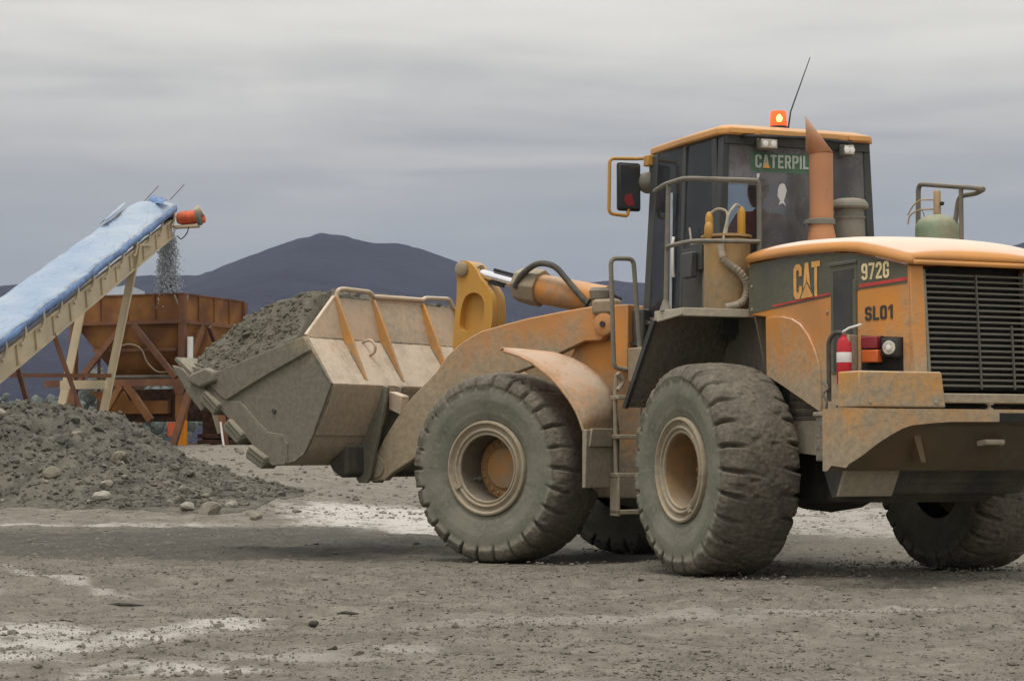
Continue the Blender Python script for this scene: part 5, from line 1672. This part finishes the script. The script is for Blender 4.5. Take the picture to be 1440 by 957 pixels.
# ------------------------------------------------------------------ driver
def driver():
    root = empty('person', (*to_world('R', -.55, 0.0), 2.56), TR)
    tag(root, 'driver in a red jacket seated inside the loader cab', 'person')
    me = bpy.data.meshes.new('body')
    J = [((0, 0, .06), .15), ((-.03, 0, .28), .155), ((-.02, 0, .46), .16), ((0, 0, .56), .075), ((.02, 0, .62), .06),       # pelvis, waist, chest, neck base, neck
         ((-.02, .20, .50), .085), ((.10, .29, .27), .062), ((.36, .22, .22), .046), ((.42, .20, .23), .036),               # left arm
         ((-.02, -.20, .50), .085), ((.10, -.29, .27), .062), ((.36, -.22, .22), .046), ((.42, -.20, .23), .036),
         ((.06, .10, .05), .11), ((.48, .15, .03), .085), ((.60, .14, -.36), .06), ((.72, .14, -.42), .045),
         ((.06, -.10, .05), .11), ((.48, -.15, .03), .085), ((.60, -.14, -.36), .06), ((.72, -.14, -.42), .045)]
    E = [(0, 1), (1, 2), (2, 3), (3, 4), (2, 5), (5, 6), (6, 7), (7, 8), (2, 9), (9, 10), (10, 11), (11, 12), (0, 13), (13, 14), (14, 15), (15, 16), (0, 17), (17, 18), (18, 19), (19, 20)]
    me.from_pydata([j[0] for j in J], E, [])
    o = bpy.data.objects.new('body', me)
    C.objects.link(o)
    o.parent = root
    o.modifiers.new('skin', 'SKIN')
    for i, j in enumerate(J):
        me.skin_vertices[0].data[i].radius = (j[1], j[1])
    me.skin_vertices[0].data[0].use_root = True
    sd = o.modifiers.new('sub', 'SUBSURF')
    sd.levels = sd.render_levels = 2
    me.materials.append(M['jacket'])
    # head: one lofted surface with nose, brow and chin
    rows = []
    for i, (z, rx_, ry_, cx) in enumerate([(0, .045, .045, 0), (.03, .062, .055, .015), (.07, .080, .064, .02), (.11, .092, .072, .018), (.15, .098, .077, .012), (.19, .098, .077, .008), (.225, .085, .068, .004), (.25, .055, .045, 0), (.26, .01, .01, 0)]):
        row = []
        for k in range(25):
            a = 2 * math.pi * k / 24
            x = cx + rx_ * math.cos(a)
            if abs(math.sin(a)) < .3 and math.cos(a) > 0 and .06 < z < .15:
                x += .022 * (1 - abs(z - .085) / .07)
            row.append((x, ry_ * math.sin(a), z))
        rows.append(row)
    hd_ = MB().grid(rows).build('head', 'skin', root, loc=(.03, 0, .63))
    rows = []
    for z, rx_, ry_ in [(.10, .100, .084), (.15, .107, .086), (.20, .105, .084), (.24, .08, .07), (.268, .03, .03), (.27, .001, .001)]:
        rows.append([(-.008 + rx_ * math.cos(a), ry_ * math.sin(a), z + (.03 if math.cos(a) > .3 and z < .17 else 0)) for a in np.linspace(0, 2 * math.pi, 25)])
    MB().grid(rows).build('hair', 'seat', root, loc=(.02, 0, .63))
    for s_ in (-1, 1):
        MB().lathe([(.001, -.008), (.03, -.006), (.032, .004), (.001, .006)], 'y', (.005, s_ * .078, .11), 10).build('ear', 'skin', hd_)
        MB().lathe([(.001, -.009), (.009, 0), (.001, .009)], 'z', (.105, s_ * .030, .125), 8).build('eye', 'white', hd_)
        # hand: palm with four fingers and thumb curled on the wheel rim
        h = MB()
        h.box(.40, .48, s_ * .20 - .04, s_ * .20 + .04, .215, .245)
        for f_ in range(4):
            y = s_ * .20 - .032 + f_ * .021
            h.tube([(.475, y, .232), (.505 + .006 * (f_ in (1, 2)), y, .228), (.522, y, .205), (.510, y, .185)], [.010, .010, .009, .008], 6)
        h.tube([(.42, s_ * .20 - s_ * .035, .23), (.445, s_ * .20 - s_ * .065, .225), (.475, s_ * .20 - s_ * .062, .21)], [.012, .011, .009], 6)
        h.build('hand', 'skin', root)


driver()


# ------------------------------------------------------------------ belt conveyor
CP0, CP1 = Vector((-11.04, 46.0, 3.47)), Vector((-9.60, 60.0, 7.92))
CD = CP1 - CP0
CDn = CD.normalized()
CLf = Vector((-.9948, .1023, 0))
CUp = CLf.cross(CDn)
if CUp.z < 0:
    CUp = -CUp
CO = (-9.9, 57.0, 1.0)
conv = empty('belt_conveyor', CO)
tag(conv, 'cream inclined belt conveyor under a blue tarpaulin', 'conveyor')


def cpt(t, l=0.0, h=0.0):
    """t along the conveyor (0..1), l metres to the far side, h metres up from the cover edge, square to the slope"""
    return CP0 + CD * t + CLf * l + CUp * h


def cb(mb, name, mat, parent=conv, **k):
    return mb.build(name, mat, parent, off=CO, **k)


T0, T1 = -.62, .985
for l in (.0, 1.12):
    bm_ = cb(MB().hexa([cpt(T0, l, -.93), cpt(T1, l, -.80), cpt(T1, l + .07, -.80), cpt(T0, l + .07, -.93),
                        cpt(T0, l, -.33), cpt(T1, l, -.33), cpt(T1, l + .07, -.33), cpt(T0, l + .07, -.33)]), 'side_beam', 'cream')
    cb(MB().hexa([cpt(T0, l - .05, -.96), cpt(T1, l - .05, -.83), cpt(T1, l + .02, -.83), cpt(T0, l + .02, -.96),
                  cpt(T0, l - .05, -.91), cpt(T1, l - .05, -.78), cpt(T1, l + .02, -.78), cpt(T0, l + .02, -.91)]), 'lower_flange', 'cream', bm_)
    cb(MB().hexa([cpt(T0, l - .04, -.37), cpt(T1, l - .04, -.37), cpt(T1, l + .02, -.37), cpt(T0, l + .02, -.37),
                  cpt(T0, l - .04, -.325), cpt(T1, l - .04, -.325), cpt(T1, l + .02, -.325), cpt(T0, l + .02, -.325)]), 'upper_flange', 'cream', bm_)
    for k in range(15):
        tk_ = -.30 + k * .0895
        if l == 0:
            cb(MB().bar(cpt(tk_, -.02, -.84), cpt(tk_, -.02, -.36), .05, .03, CDn), 'stiffener', 'cream', bm_)
            bz = [cpt(tk_ + .030, -.03, .05), cpt(tk_ + .034, -.08, -.05), cpt(tk_ + .032, -.11, -.25), cpt(tk_ + .024, -.08, -.44), cpt(tk_ + .016, -.06, -.46)]
            cb(MB().tube(fillet(bz, .06, 3), .034, 6), 'idler_bracket', 'cream')
cb(MB().hexa([cpt(T0, .10, -.30), cpt(T1, .10, -.30), cpt(T1, 1.08, -.30), cpt(T0, 1.08, -.30),
              cpt(T0, .10, -.22), cpt(T1, .10, -.22), cpt(T1, 1.08, -.22), cpt(T0, 1.08, -.22)]), 'belt', 'rubber')
# tarpaulin: sagging sheet over hoops with a blue hem
rows, hem = [], []
nt_ = 130
for i in range(nt_):
    t = T0 + (1.008 - T0) * i / (nt_ - 1)
    row = []
    ph = i * .30
    hump = .16 * math.exp(-((t - .93) / .06) ** 2)
    for k in range(15):
        s_ = k / 14
        l = -.10 + 1.36 * s_
        h = .11 * math.sin(math.pi * min(1, s_ * 1.02)) ** .6 + .02 - .10 * abs(math.sin(i * .32 + .9 * s_ + 1.3 * math.sin(i * .11))) ** 12 * math.sin(math.pi * s_)
        h += .028 * math.sin(ph + 3 * s_) * math.sin(math.pi * s_) + .05 * float(fbm(np.array(t * 34.), np.array(s_ * 3.), 1.0, 3, 5)) + hump * math.sin(math.pi * s_)
        row.append(cpt(t, l + .02 * math.sin(ph * 1.7), h))
    rows.append(row)
    wv = .03 * float(fbm(np.array(t * 50.), np.array(1.), 1.0, 2, 8))
    hem.append([cpt(t, -.103 + .02 * math.sin(ph * 1.7), .02), cpt(t, -.115 + wv, -.08), cpt(t, -.10 + wv * 2, -.16 + wv)])
tarp = cb(MB().grid(rows), 'tarpaulin', 'tarp', thick=.01, sharp=28)
cb(MB().grid(hem), 'hem', 'tarpedge', tarp, thick=.008, sharp=60)
fold = [[cpt(.93 + .016 * j + .006 * k, .02 + .60 * k / 8, .26 + .025 * math.sin(k * 1.3 + j) + .03 * math.sin(math.pi * j / 3)) for k in range(9)] for j in range(4)]
cb(MB().grid(fold), 'fold', 'tarpedge', tarp, thick=.012, sharp=60)
fold = [[cpt(.80 + .045 * j, 1.02 + .22 * k / 4, .20 + .05 * math.sin(k * 1.1) + .09 * j / 3 - .05 * k / 4) for k in range(5)] for j in range(4)]
cb(MB().grid(fold), 'loose_corner', 'tarp', tarp, thick=.012, sharp=60)
for t, l in ((.99, .75), (1.0, .05)):
    cb(MB().tube([cpt(t, l, .2), cpt(t + .005, l - .42, .62)], .012, 6), 'hoop_end', 'greygrn')
# drive motor at the head
mc_ = cpt(1.0, -.12, -.33)
mt_ = cb(MB().tube([mc_, mc_ + Vector((.10, -.01, 0)), mc_ + Vector((.58, -.06, .04))], [.14, .19, .19], 18), 'drive_motor', 'motor', bevel=.02)
cb(MB().tube([mc_ + Vector((.58, -.06, .04)), mc_ + Vector((.66, -.07, .05)), mc_ + Vector((.70, -.07, .06))], [.24, .26, .20], 16), 'gearbox', 'greygrn', mt_)
cb(MB().tube([mc_ + Vector((.68, -.07, -.04)), mc_ + Vector((.80, -.08, -.03))], [.12, .10], 12), 'fan_cover', 'motor', mt_)
cb(MB().tube([mc_ + Vector((.56, -.1, .14)), mc_ + Vector((.70, -.1, .22))], [.15, .17], 12), 'belt_guard', 'cream', mt_)
for k in range(8):
    cb(MB().tube([mc_ + Vector((.14 + k * .05, -.015 - k * .005, .004 * k)), mc_ + Vector((.155 + k * .05, -.015 - k * .005, .004 * k))], .205, 18), 'cooling_fin', 'motor', mt_)
cb(MB().bar(mc_ + Vector((-.10, 0, -.26)), mc_ + Vector((.62, -.05, -.22)), .42, .06), 'motor_shelf', 'cream', mt_)
cb(MB().tube(fillet([mc_ + Vector((.35, -.1, -.20)), mc_ + Vector((.30, -.1, -.45)), mc_ + Vector((.12, -.1, -.62)), mc_ + Vector((.02, -.1, -.5))], .1), .016, 6), 'cable', 'rubber', mt_)
cb(MB().tube([cpt(1.0, -.02, -.28), cpt(1.0, 1.18, -.28)], .20, 18), 'head_drum', 'rubber')
# trestle legs
lt = .735
ra, la_ = cpt(lt, -.06, -.25), cpt(lt, 1.20, -.55)
rb_, lb_ = Vector((-10.85, 55.2, .6)), Vector((-12.05, 55.6, .6))
for a, b in ((ra, rb_), (la_, lb_)):
    lg = cb(MB().bar(a, b, .20, .14, (0, 1, 0)), 'leg', 'cream')
    cb(MB().bar(a + Vector((.10, -.085, 0)), b + Vector((.10, -.085, 0)), .035, .05, (0, 1, 0)), 'flange', 'cream', lg)
cb(MB().bar((-11.72, 55.45, 2.75), (-10.50, 55.15, 2.75), .16, .22), 'cross_beam', 'cream')
cb(MB().bar(cpt(.745, -.07, -.3), cpt(.83, -.07, -.55), .06, .05), 'knee_brace', 'cream')
for t, q_ in ((.24, (-10.05, 49.8, 1.95)), (.06, (-11.0, 48.6, 2.0))):
    cb(MB().bar(cpt(t, .03, -.75), q_, .10, .10), 'prop', 'rustbar')
cb(MB().bar((-13.5, 54.0, 2.95), (-10.2, 54.3, 2.95), .10, .10), 'tie_bar', 'rustbar')

# falling stone: thousands of bits in the air under the head drum
n = 8000
hh = rng.uniform(0, 1, n) ** .85
fx_ = -9.80 + rng.normal(0, .10 + .07 * hh, n)
fy_ = 60.55 + rng.normal(0, .12, n)
fz_ = 7.35 - hh * 2.3
Vc, Fc = chunks(np.stack([fx_, fy_, fz_], -1), rng.uniform(.006, .020, n), 1.8, 12)
o = np_obj('falling_stone', Vc, Fc, 'stream', smooth=False)
tag(o, 'pale stream of crushed stone dropping from the conveyor into the hopper', 'falling stone', kind='stuff')

# ------------------------------------------------------------------ hopper
HG = 1.05
hop = empty('feed_hopper', (-9.28, 60.0, HG), R(-22))
tag(hop, 'large rusty steel hopper on braced legs under the conveyor head', 'hopper')


def hb(mb, name, mat, parent=hop, **k):
    return mb.build(name, mat, parent, **k)


W1, W2 = 3.6, 3.5
# upper band of flat panels, each its own plate
for k in range(4):
    x0, x1 = -W1 + k * W1 / 4, -W1 + (k + 1) * W1 / 4
    hb(MB().box(x0 + .008, x1 - .008, 0, .03, 3.66, 4.40), 'band_panel', 'rust')
    hb(MB().box(x0 + .008, x1 - .008, W2 - .03, W2, 3.66, 4.40), 'band_panel', 'rust')
    y0, y1 = k * W2 / 4, (k + 1) * W2 / 4
    hb(MB().box(-.03, 0, y0 + .04, y1 - .008, 3.66, 4.40), 'band_panel', 'rust')
    hb(MB().box(-W1, -W1 + .03, y0 + .04, y1 - .008, 3.66, 4.40), 'band_panel', 'rust')
    if k:
        hb(MB().bar((x0, -.02, 3.70), (x0 - .03, -.02, 4.40), .05, .05, (0, 1, 0)), 'stiffener', 'rustbar')
        hb(MB().bar((.02, y0, 3.70), (.02, y0 - .02, 4.40), .05, .05, (1, 0, 0)), 'stiffener', 'rust')
hb(MB().bar((-.25, -.03, 4.38), (-.03, -.03, 3.95), .05, .04, (0, 1, 0)), 'stiffener', 'muddy')
hb(MB().bar((.03, .22, 4.38), (.03, .02, 3.95), .05, .04, (1, 0, 0)), 'stiffener', 'muddy')
for a, b in (((-W1 - .05, 0, 4.42), (.05, 0, 4.42)), ((0, -.05, 4.42), (0, W2, 4.42)), ((-W1, 0, 4.42), (-W1, W2, 4.42)), ((-W1, W2, 4.42), (0, W2, 4.42))):
    hb(MB().bar(a, b, .06, .04), 'rim_bar', 'rustbar')
hb(MB().bar((-W1, -.05, 3.63), (.05, -.05, 3.63), .12, .10), 'ring_beam', 'rustbar')
hb(MB().bar((.05, -.05, 3.63), (.05, W2, 3.63), .12, .10), 'ring_beam', 'rustbar')
# funnel of four plates
tp_ = [(-W1 + .04, .04), (-.05, .04), (-.05, W2 - .04), (-W1 + .04, W2 - .04)]
bt_ = [(-2.35, .35), (-.45, .35), (-.45, 2.2), (-2.35, 2.2)]
for i in range(4):
    j = (i + 1) % 4
    hb(MB().add([(*tp_[i], 3.60), (*tp_[j], 3.60), (*bt_[j], 2.10), (*bt_[i], 2.10)], [(0, 1, 2, 3)]), 'funnel_plate', 'rust', thick=.02)
hb(MB().bar((-3.0, .08, 2.86), (-.25, .08, 2.86), .06, .09), 'funnel_rib', 'rustbar')
hb(MB().tube(fillet([(-2.1, -.02, 2.95), (-1.7, -.03, 3.05), (-1.3, -.03, 2.9), (-1.15, -.03, 2.5), (-.8, -.03, 2.2), (-.4, -.03, 2.22)], .3), .022, 6), 'cable', 'muddy')
# feeder box, deck beams, legs, braces
hb(MB().box(-2.6, -.3, .4, 2.1, .85, 1.75), 'feeder_box', 'rustdark', bevel=.02)
hb(MB().prism([(-3.2, 1.70), (-2.1, 1.70), (-1.7, 1.1), (-2.4, 1.0)], 'y', .25, .33), 'feeder_side', 'rust')
hb(MB().box(-2.4, -.6, .22, .38, 1.05, 1.42), 'feeder_plate', 'rust')
for a, b in (((-W1 - .9, -.05, 1.92), (.08, -.05, 1.92)), ((.03, .05, 1.92), (.03, W2, 1.92)), ((-W1, .05, 1.92), (-W1, W2, 1.92))):
    hb(MB().bar(a, b, .16, .20), 'deck_beam', 'rustbar')
hb(MB().box(-2.6, -.2, -.12, .0, 2.02, 2.14), 'spilled_mud', 'heap', bevel=.05)
for x, y in ((0, 0), (-W1, 0), (0, W2), (-W1, W2)):
    hb(MB().bar((x, y, 4.38), (x, y, 2.0), .18, .18, (0, 1, 0)), 'corner_post', 'rustbar')
    if (x, y) != (0, 0):
        hb(MB().bar((x, y, 1.82), (x, y, -.3), .20, .20, (0, 1, 0)), 'leg', 'rustbar')
hb(MB().bar((-.02, 0, 1.80), (-.02, 0, .85), .26, .22, (0, 1, 0)), 'leg', 'rust')
hb(MB().prism([(-.26, 1.82), (.20, 1.82), (.10, 1.60), (-.14, 1.60)], 'y', -.13, .13), 'leg_head', 'rustbar')
hb(MB().bar((.02, -.02, .85), (.02, -.02, .12), .22, .20, (0, 1, 0)), 'painted_foot', 'safety')
hb(MB().bar((-1.9, -.10, 3.56), (-3.3, -.10, 2.05), .16, .10, (0, 1, 0)), 'brace', 'rustbar')
hb(MB().bar((-1.55, -.10, 3.58), (-.15, -.10, 2.05), .16, .10, (0, 1, 0)), 'brace', 'rustbar')
hb(MB().bar((-1.75, -.10, 1.85), (-.95, -.10, .85), .20, .12, (0, 1, 0)), 'brace', 'rust')
hb(MB().bar((-1.95, -.10, 1.82), (-2.5, -.10, 1.0), .18, .12, (0, 1, 0)), 'brace', 'rust')
hb(MB().bar((.10, .95, 3.55), (.10, .35, 2.6), .14, .12, (1, 0, 0)), 'brace', 'rust')
hb(MB().bar((.10, 1.3, 3.55), (.10, 2.4, 2.2), .12, .12, (1, 0, 0)), 'brace', 'rustbar')
hb(MB().bar((.30, -.05, 1.75), (.02, -.55, .05), .20, .12, (0, 1, 0)), 'prop', 'rustbar')
hb(MB().bar((.95, .4, 1.6), (1.30, .3, -.25), .16, .12, (0, 1, 0)), 'prop', 'rustbar')
hb(MB().bar((.6, .6, 1.5), (1.0, .5, .5), .22, .12, (0, 1, 0)), 'prop', 'muddy')
hb(MB().tube([(1.18, .1, .8), (1.42, .0, -.3)], .03, 6), 'pole', 'white')
hb(MB().tube([(.22, .05, 3.2), (.22, .05, 2.5)], .085, 12), 'gauge_tube', 'white')
hb(MB().box(-.45, -.02, -.02, .10, .40, .80), 'marker_plate', 'motor', bevel=.01)
hb(MB().box(.2, 2.4, .8, 2.9, -.3, 1.3), 'tunnel_wall', 'rustdark')
for k in range(5):
    hb(MB().box(.2, 2.3, .5, .8, -.3 + k * .16, -.3 + k * .16 + .13), 'sleeper', 'rustdark', bevel=.02)

# pale sheet-metal roof far behind the conveyor
sh = empty('sheet_roof', (-13.3, 71.5, 1.2))
tag(sh, 'pale blue grey sheet metal roof peeping out between conveyor and hopper', 'roof', kind='thing')
MB().prism([(-14.2, 6.10), (-13.6, 6.36), (-12.6, 6.50), (-12.6, 6.05), (-14.2, 5.75)], 'y', 70.0, 73.0).build('roof_sheet', 'shed', sh, off=(-13.3, 71.5, 1.2))
for x_ in (-14.1, -12.7):
    MB().bar((x_, 72.8, .9), (x_, 72.8, 6.0), .1, .1, (0, 1, 0)).build('post', 'rustdark', sh, off=(-13.3, 71.5, 1.2))

# ------------------------------------------------------------------ spoil heap
def crest(X):
    return np.interp(X, [-17, -13, -9.4, -8.1, -7.4, -6.76, -6.24, -5.7, -5.2, -4.4, -3.7], [1.58, 1.63, 1.66, 1.60, 1.52, 1.24, .88, .58, .36, .16, .0])


def heap2(X, Y):
    yc = 38.5 + .35 * (X + 9) - 2.2 * sstep(-7, -4, X)
    front_ = 33.2 + .0 * X - 2.8 * sstep(-8.5, -3.5, X)
    d = np.where(Y < yc, (yc - Y) / np.maximum(yc - front_, .5), (Y - yc) / 4.5)
    d = np.clip(d, 0, 1)
    prof = (1 - d) ** .85
    base = ground_h(X, Y)
    lump = .40 * fbm(X, Y, .9, 4, 201) + .42 * fbm(X, Y, 2.6, 5, 207, .6) + .22 * np.abs(fbm(X, Y, 6.0, 3, 209)) - .05
    z = crest(X) * prof * (1 + 0 * X)
    return np.maximum(z, 0) + lump * np.clip(z * 2.2, 0, 1) + np.minimum(base, .32), z


hx = np.linspace(-17, -3.2, 320)
hy = np.linspace(29.5, 43.5, 230)
PX, PY = np.meshgrid(hx, hy)
PZ, raw = heap2(PX, PY)
gz = ground_h(PX, PY)
PZ = np.where(raw > .01, np.maximum(PZ, gz - .05), gz - .12)
o = np_obj('spoil_heap', np.stack([PX, PY, PZ], -1).reshape(-1, 3), grid_faces(230, 320), 'heap')
tag(o, 'long heap of grey brown spoil in front of the conveyor', 'spoil heap')


def heap_surface(x, y):
    z, r_ = heap2(np.asarray(x, float), np.asarray(y, float))
    return np.where(r_ > .01, np.maximum(z, ground_h(np.asarray(x, float), np.asarray(y, float))), ground_h(np.asarray(x, float), np.asarray(y, float)))


n = 16000
cx_, cy_ = rng.uniform(-14.5, -3.4, n), rng.uniform(30.0, 40.5, n)
_, rw_ = heap2(cx_, cy_)
keep = rw_ > .03
cx_, cy_ = cx_[keep], cy_[keep]
cz_ = heap_surface(cx_, cy_)
sz = np.where(rng.uniform(0, 1, len(cx_)) < .965, rng.gamma(1.3, .011, len(cx_)) + .009, np.minimum(rng.gamma(1.6, .022, len(cx_)) + .03, .13))
Vc, Fc = chunks(np.stack([cx_, cy_, cz_ + sz * .12], -1), sz, .85, 15)
oc = np_obj('clods', Vc, Fc, 'heapclod', parent=o, smooth=False)
oc['kind'] = 'stuff'


# individual stones on the heap
def rock_mesh(name, mat, seed):
    import bmesh
    g_ = random.Random(seed)
    bm = bmesh.new()
    bmesh.ops.create_icosphere(bm, subdivisions=2, radius=1.0)
    planes = [Vector((g_.gauss(0, 1), g_.gauss(0, 1), g_.gauss(0, 1))).normalized() for _ in range(7)]
    for v in bm.verts:
        p = v.co.copy()
        for q_ in planes:
            dd = p.dot(q_)
            if dd > .62:
                p -= q_ * (dd - .62) * .9
        p *= 1 + g_.uniform(-.05, .05)
        p.z *= .75
        v.co = p
    me = bpy.data.meshes.new(name)
    bm.to_mesh(me)
    bm.free()
    me.materials.append(M[mat])
    return me


RP = [rock_mesh('rock', 'palerock', s_) for s_ in (1, 2, 3)]
RT = [rock_mesh('rock', 'tanrock', s_) for s_ in (4, 5, 6)]


def ray_xy(px, py, Yd):
    return (px - 720) / 3000 * Yd


def put_rock(me, x, y, z, s, label, group=None):
    o = bpy.data.objects.new('rock', me)
    C.objects.link(o)
    o.location = (x, y, z)
    o.scale = (s, s * random.uniform(.8, 1.1), s * random.uniform(.75, 1.0))
    o.rotation_euler = (random.uniform(-.4, .4), random.uniform(-.4, .4), random.uniform(0, 6.28))
    tag(o, label, 'rock', group)
    return o


# larger stones, each at its own place on the heap face (x, y, half size)
BIG = [((-7.31, 33.9, .17), RT[0], 'largest tan boulder, round topped, on the middle of the heap'),
       ((-8.45, 34.3, .14), RP[0], 'pale flat faced stone on the left of the heap face'),
       ((-8.05, 33.0, .10), RP[1], 'lone white stone low at the foot of the heap, left of the tan boulder'),
       ((-6.33, 33.4, .13), RP[2], 'pale stone standing right of the tan boulder on the heap'),
       ((-6.25, 32.6, .16), RP[0], 'white grey stone low on the heap below a pale stone'),
       ((-4.75, 31.2, .14), RP[1], 'bright white block among the rubble at the right foot of the heap'),
       ((-4.35, 30.9, .20), RT[1], 'broad pale slab lying at the right foot of the heap'),
       ((-3.62, 30.2, .13), RT[2], 'tan stone furthest right, at the tip of the heap'),
       ((-9.0, 37.3, .16), RP[2], 'whitish slab high on the left shoulder of the heap'),
       ((-6.62, 36.2, .18), RT[0], 'flat tan slab near the heap crest below the hopper leg'),
       ((-7.5, 36.9, .13), RT[1], 'brown lump on the crest of the heap in front of the conveyor leg'),
       ((-8.62, 33.4, .10), RP[1], 'small white stone at the left foot of the heap')]
for (x, y, s_), me, lab in BIG:
    put_rock(me, x, y, float(heap_surface(x, y)) + s_ * .3, s_, lab)
for k in range(24):
    t = rng.uniform(0, 1)
    x = -6.9 + 3.3 * t + rng.normal(0, .25)
    y = 35.8 - 5.0 * t + rng.normal(0, .45)
    s_ = .04 + .05 * rng.uniform() ** 1.5
    put_rock(random.choice(RP + RT), x, y, float(heap_surface(x, y)) + s_ * .35, s_, 'small pale stone among the rubble on the right slope of the heap', 'small pale stones on the heap slope')
for k in range(6):
    x = rng.uniform(-9.5, -6.2)
    y = rng.uniform(32.3, 34.4)
    s_ = .03 + .04 * rng.uniform() ** 1.5
    put_rock(random.choice(RP + RT), x, y, float(heap_surface(x, y)) + s_ * .35, s_, 'small light stone along the front foot of the heap', 'small light stones at the heap foot')

# ------------------------------------------------------------------ loose bits on the yard
n = 36000
bx_ = rng.uniform(-7, 7, n)
by_ = 9.3 + rng.uniform(0, 1, n) ** 1.3 * 24
okm = np.abs(bx_) < by_ * .26 + .3
bx_, by_ = bx_[okm], by_[okm]
dens = fbm(bx_, by_, .6, 3, 300)
okm = dens > rng.uniform(-.35, .25, len(bx_))
bx_, by_ = bx_[okm], by_[okm]
sz = np.minimum(rng.gamma(1.5, .0045, len(bx_)) + .003, .035)
Vc, Fc = chunks(np.stack([bx_, by_, ground_z(bx_, by_) + sz * .1], -1), sz, .6, 19)
o = np_obj('loose_clods', Vc, Fc, 'yardclod', smooth=False)
tag(o, 'small crumbs of mud and grit scattered over the yard', 'grit', kind='stuff')
n = 9000
mx2, my2 = rng.uniform(-9, 11, n), rng.uniform(31, 62, n)
okm = (np.abs(mx2) < my2 * .25) & (fbm(mx2, my2, .5, 3, 330) > rng.uniform(-.3, .3, n))
mx2, my2 = mx2[okm], my2[okm]
ms_ = rng.gamma(1.4, .012, len(mx2)) + .010
Vc, Fc = chunks(np.stack([mx2, my2, ground_z(mx2, my2) + ms_ * .1], -1), ms_, .7, 23)
om = np_obj('bank_rubble', Vc, Fc, 'yardclod', smooth=False)
tag(om, 'scattered small rubble on the bank beyond the loader', 'rubble', kind='stuff')
n = 40000
gx_ = rng.uniform(-4.6, 4.6, n)
gy_ = 9.2 + rng.uniform(0, 1, n) ** 1.2 * 9.5
okm = np.abs(gx_) < gy_ * .25 + .2
gx_, gy_ = gx_[okm], gy_[okm]
okm = fbm(gx_, gy_, 1.1, 4, 310) > rng.uniform(-.45, .2, len(gx_))
gx_, gy_ = gx_[okm], gy_[okm]
m_ = len(gx_)
gs_ = rng.gamma(1.6, .0022, m_) + .0025
ov = np.array([(1, 0, 0), (0, 1, 0), (-1, 0, 0), (0, -1, 0), (0, 0, 1), (0, 0, -1)], float)
of = np.array([(0, 1, 4), (1, 2, 4), (2, 3, 4), (3, 0, 4), (1, 0, 5), (2, 1, 5), (3, 2, 5), (0, 3, 5)])
Vg = ov[None] * rng.uniform(.5, 1.4, (m_, 6, 1)) * gs_[:, None, None] + np.stack([gx_, gy_, ground_z(gx_, gy_) + gs_ * .3], -1)[:, None, :]
Fg = (of[None] + (np.arange(m_) * 6)[:, None, None]).reshape(-1, 3)
og = np_obj('fine_grit', Vg.reshape(-1, 3), Fg, 'yardclod', smooth=False)
tag(og, 'fine gravelly grit over the near mud of the yard', 'grit', kind='stuff')
dk = rock_mesh('mud_clod', 'darkclod', 11)
o = put_rock(dk, -1.135, 12.25, float(ground_z(-1.135, 12.25)) + .025, .045, 'single dark fist-sized clod lying on the open mud in front')
o.name = 'mud_clod'
o['category'] = 'clod'
for x, y, l_, rz_, lab in ((-2.52, 13.9, .13, .05, 'thin dark stick lying left on the mud beside a pale patch'),
                           (-1.05, 13.7, .07, -.05, 'short dark sliver of mud just behind the dark clod'),
                           (-.70, 13.3, .10, .1, 'dark flat strip of mud to the right of the dark clod')):
    s_ = MB().tube([(-l_, 0, 0), (-l_ * .3, .01, .006), (l_ * .4, -.008, .004), (l_, .005, 0)], [.004, .012, .011, .004], 7).build('mud_strip', 'darkclod')
    s_.location = (x, y, float(ground_z(x, y)) + .008)
    s_.rotation_euler.z = rz_
    tag(s_, lab, 'clod')

# ------------------------------------------------------------------ haze
hz = MB().box(-6000, 6000, -300, 6300, -60, 620).build('haze', 'rubber')
hm = bpy.data.materials.new('haze_air')
hm.use_nodes = True
ht = hm.node_tree
ht.nodes.clear()
ho = N(ht, 'ShaderNodeOutputMaterial')
hv_ = N(ht, 'ShaderNodeVolumePrincipled')
hv_.inputs['Color'].default_value = (0.66, 0.75, 1.0, 1)
hv_.inputs['Density'].default_value = 0.00006
hv_.inputs['Anisotropy'].default_value = 0.0
ht.links.new(hv_.outputs[0], ho.inputs['Volume'])
hz.data.materials.clear()
hz.data.materials.append(hm)
tag(hz, 'thin blue haze over the whole valley', 'haze', kind='stuff')
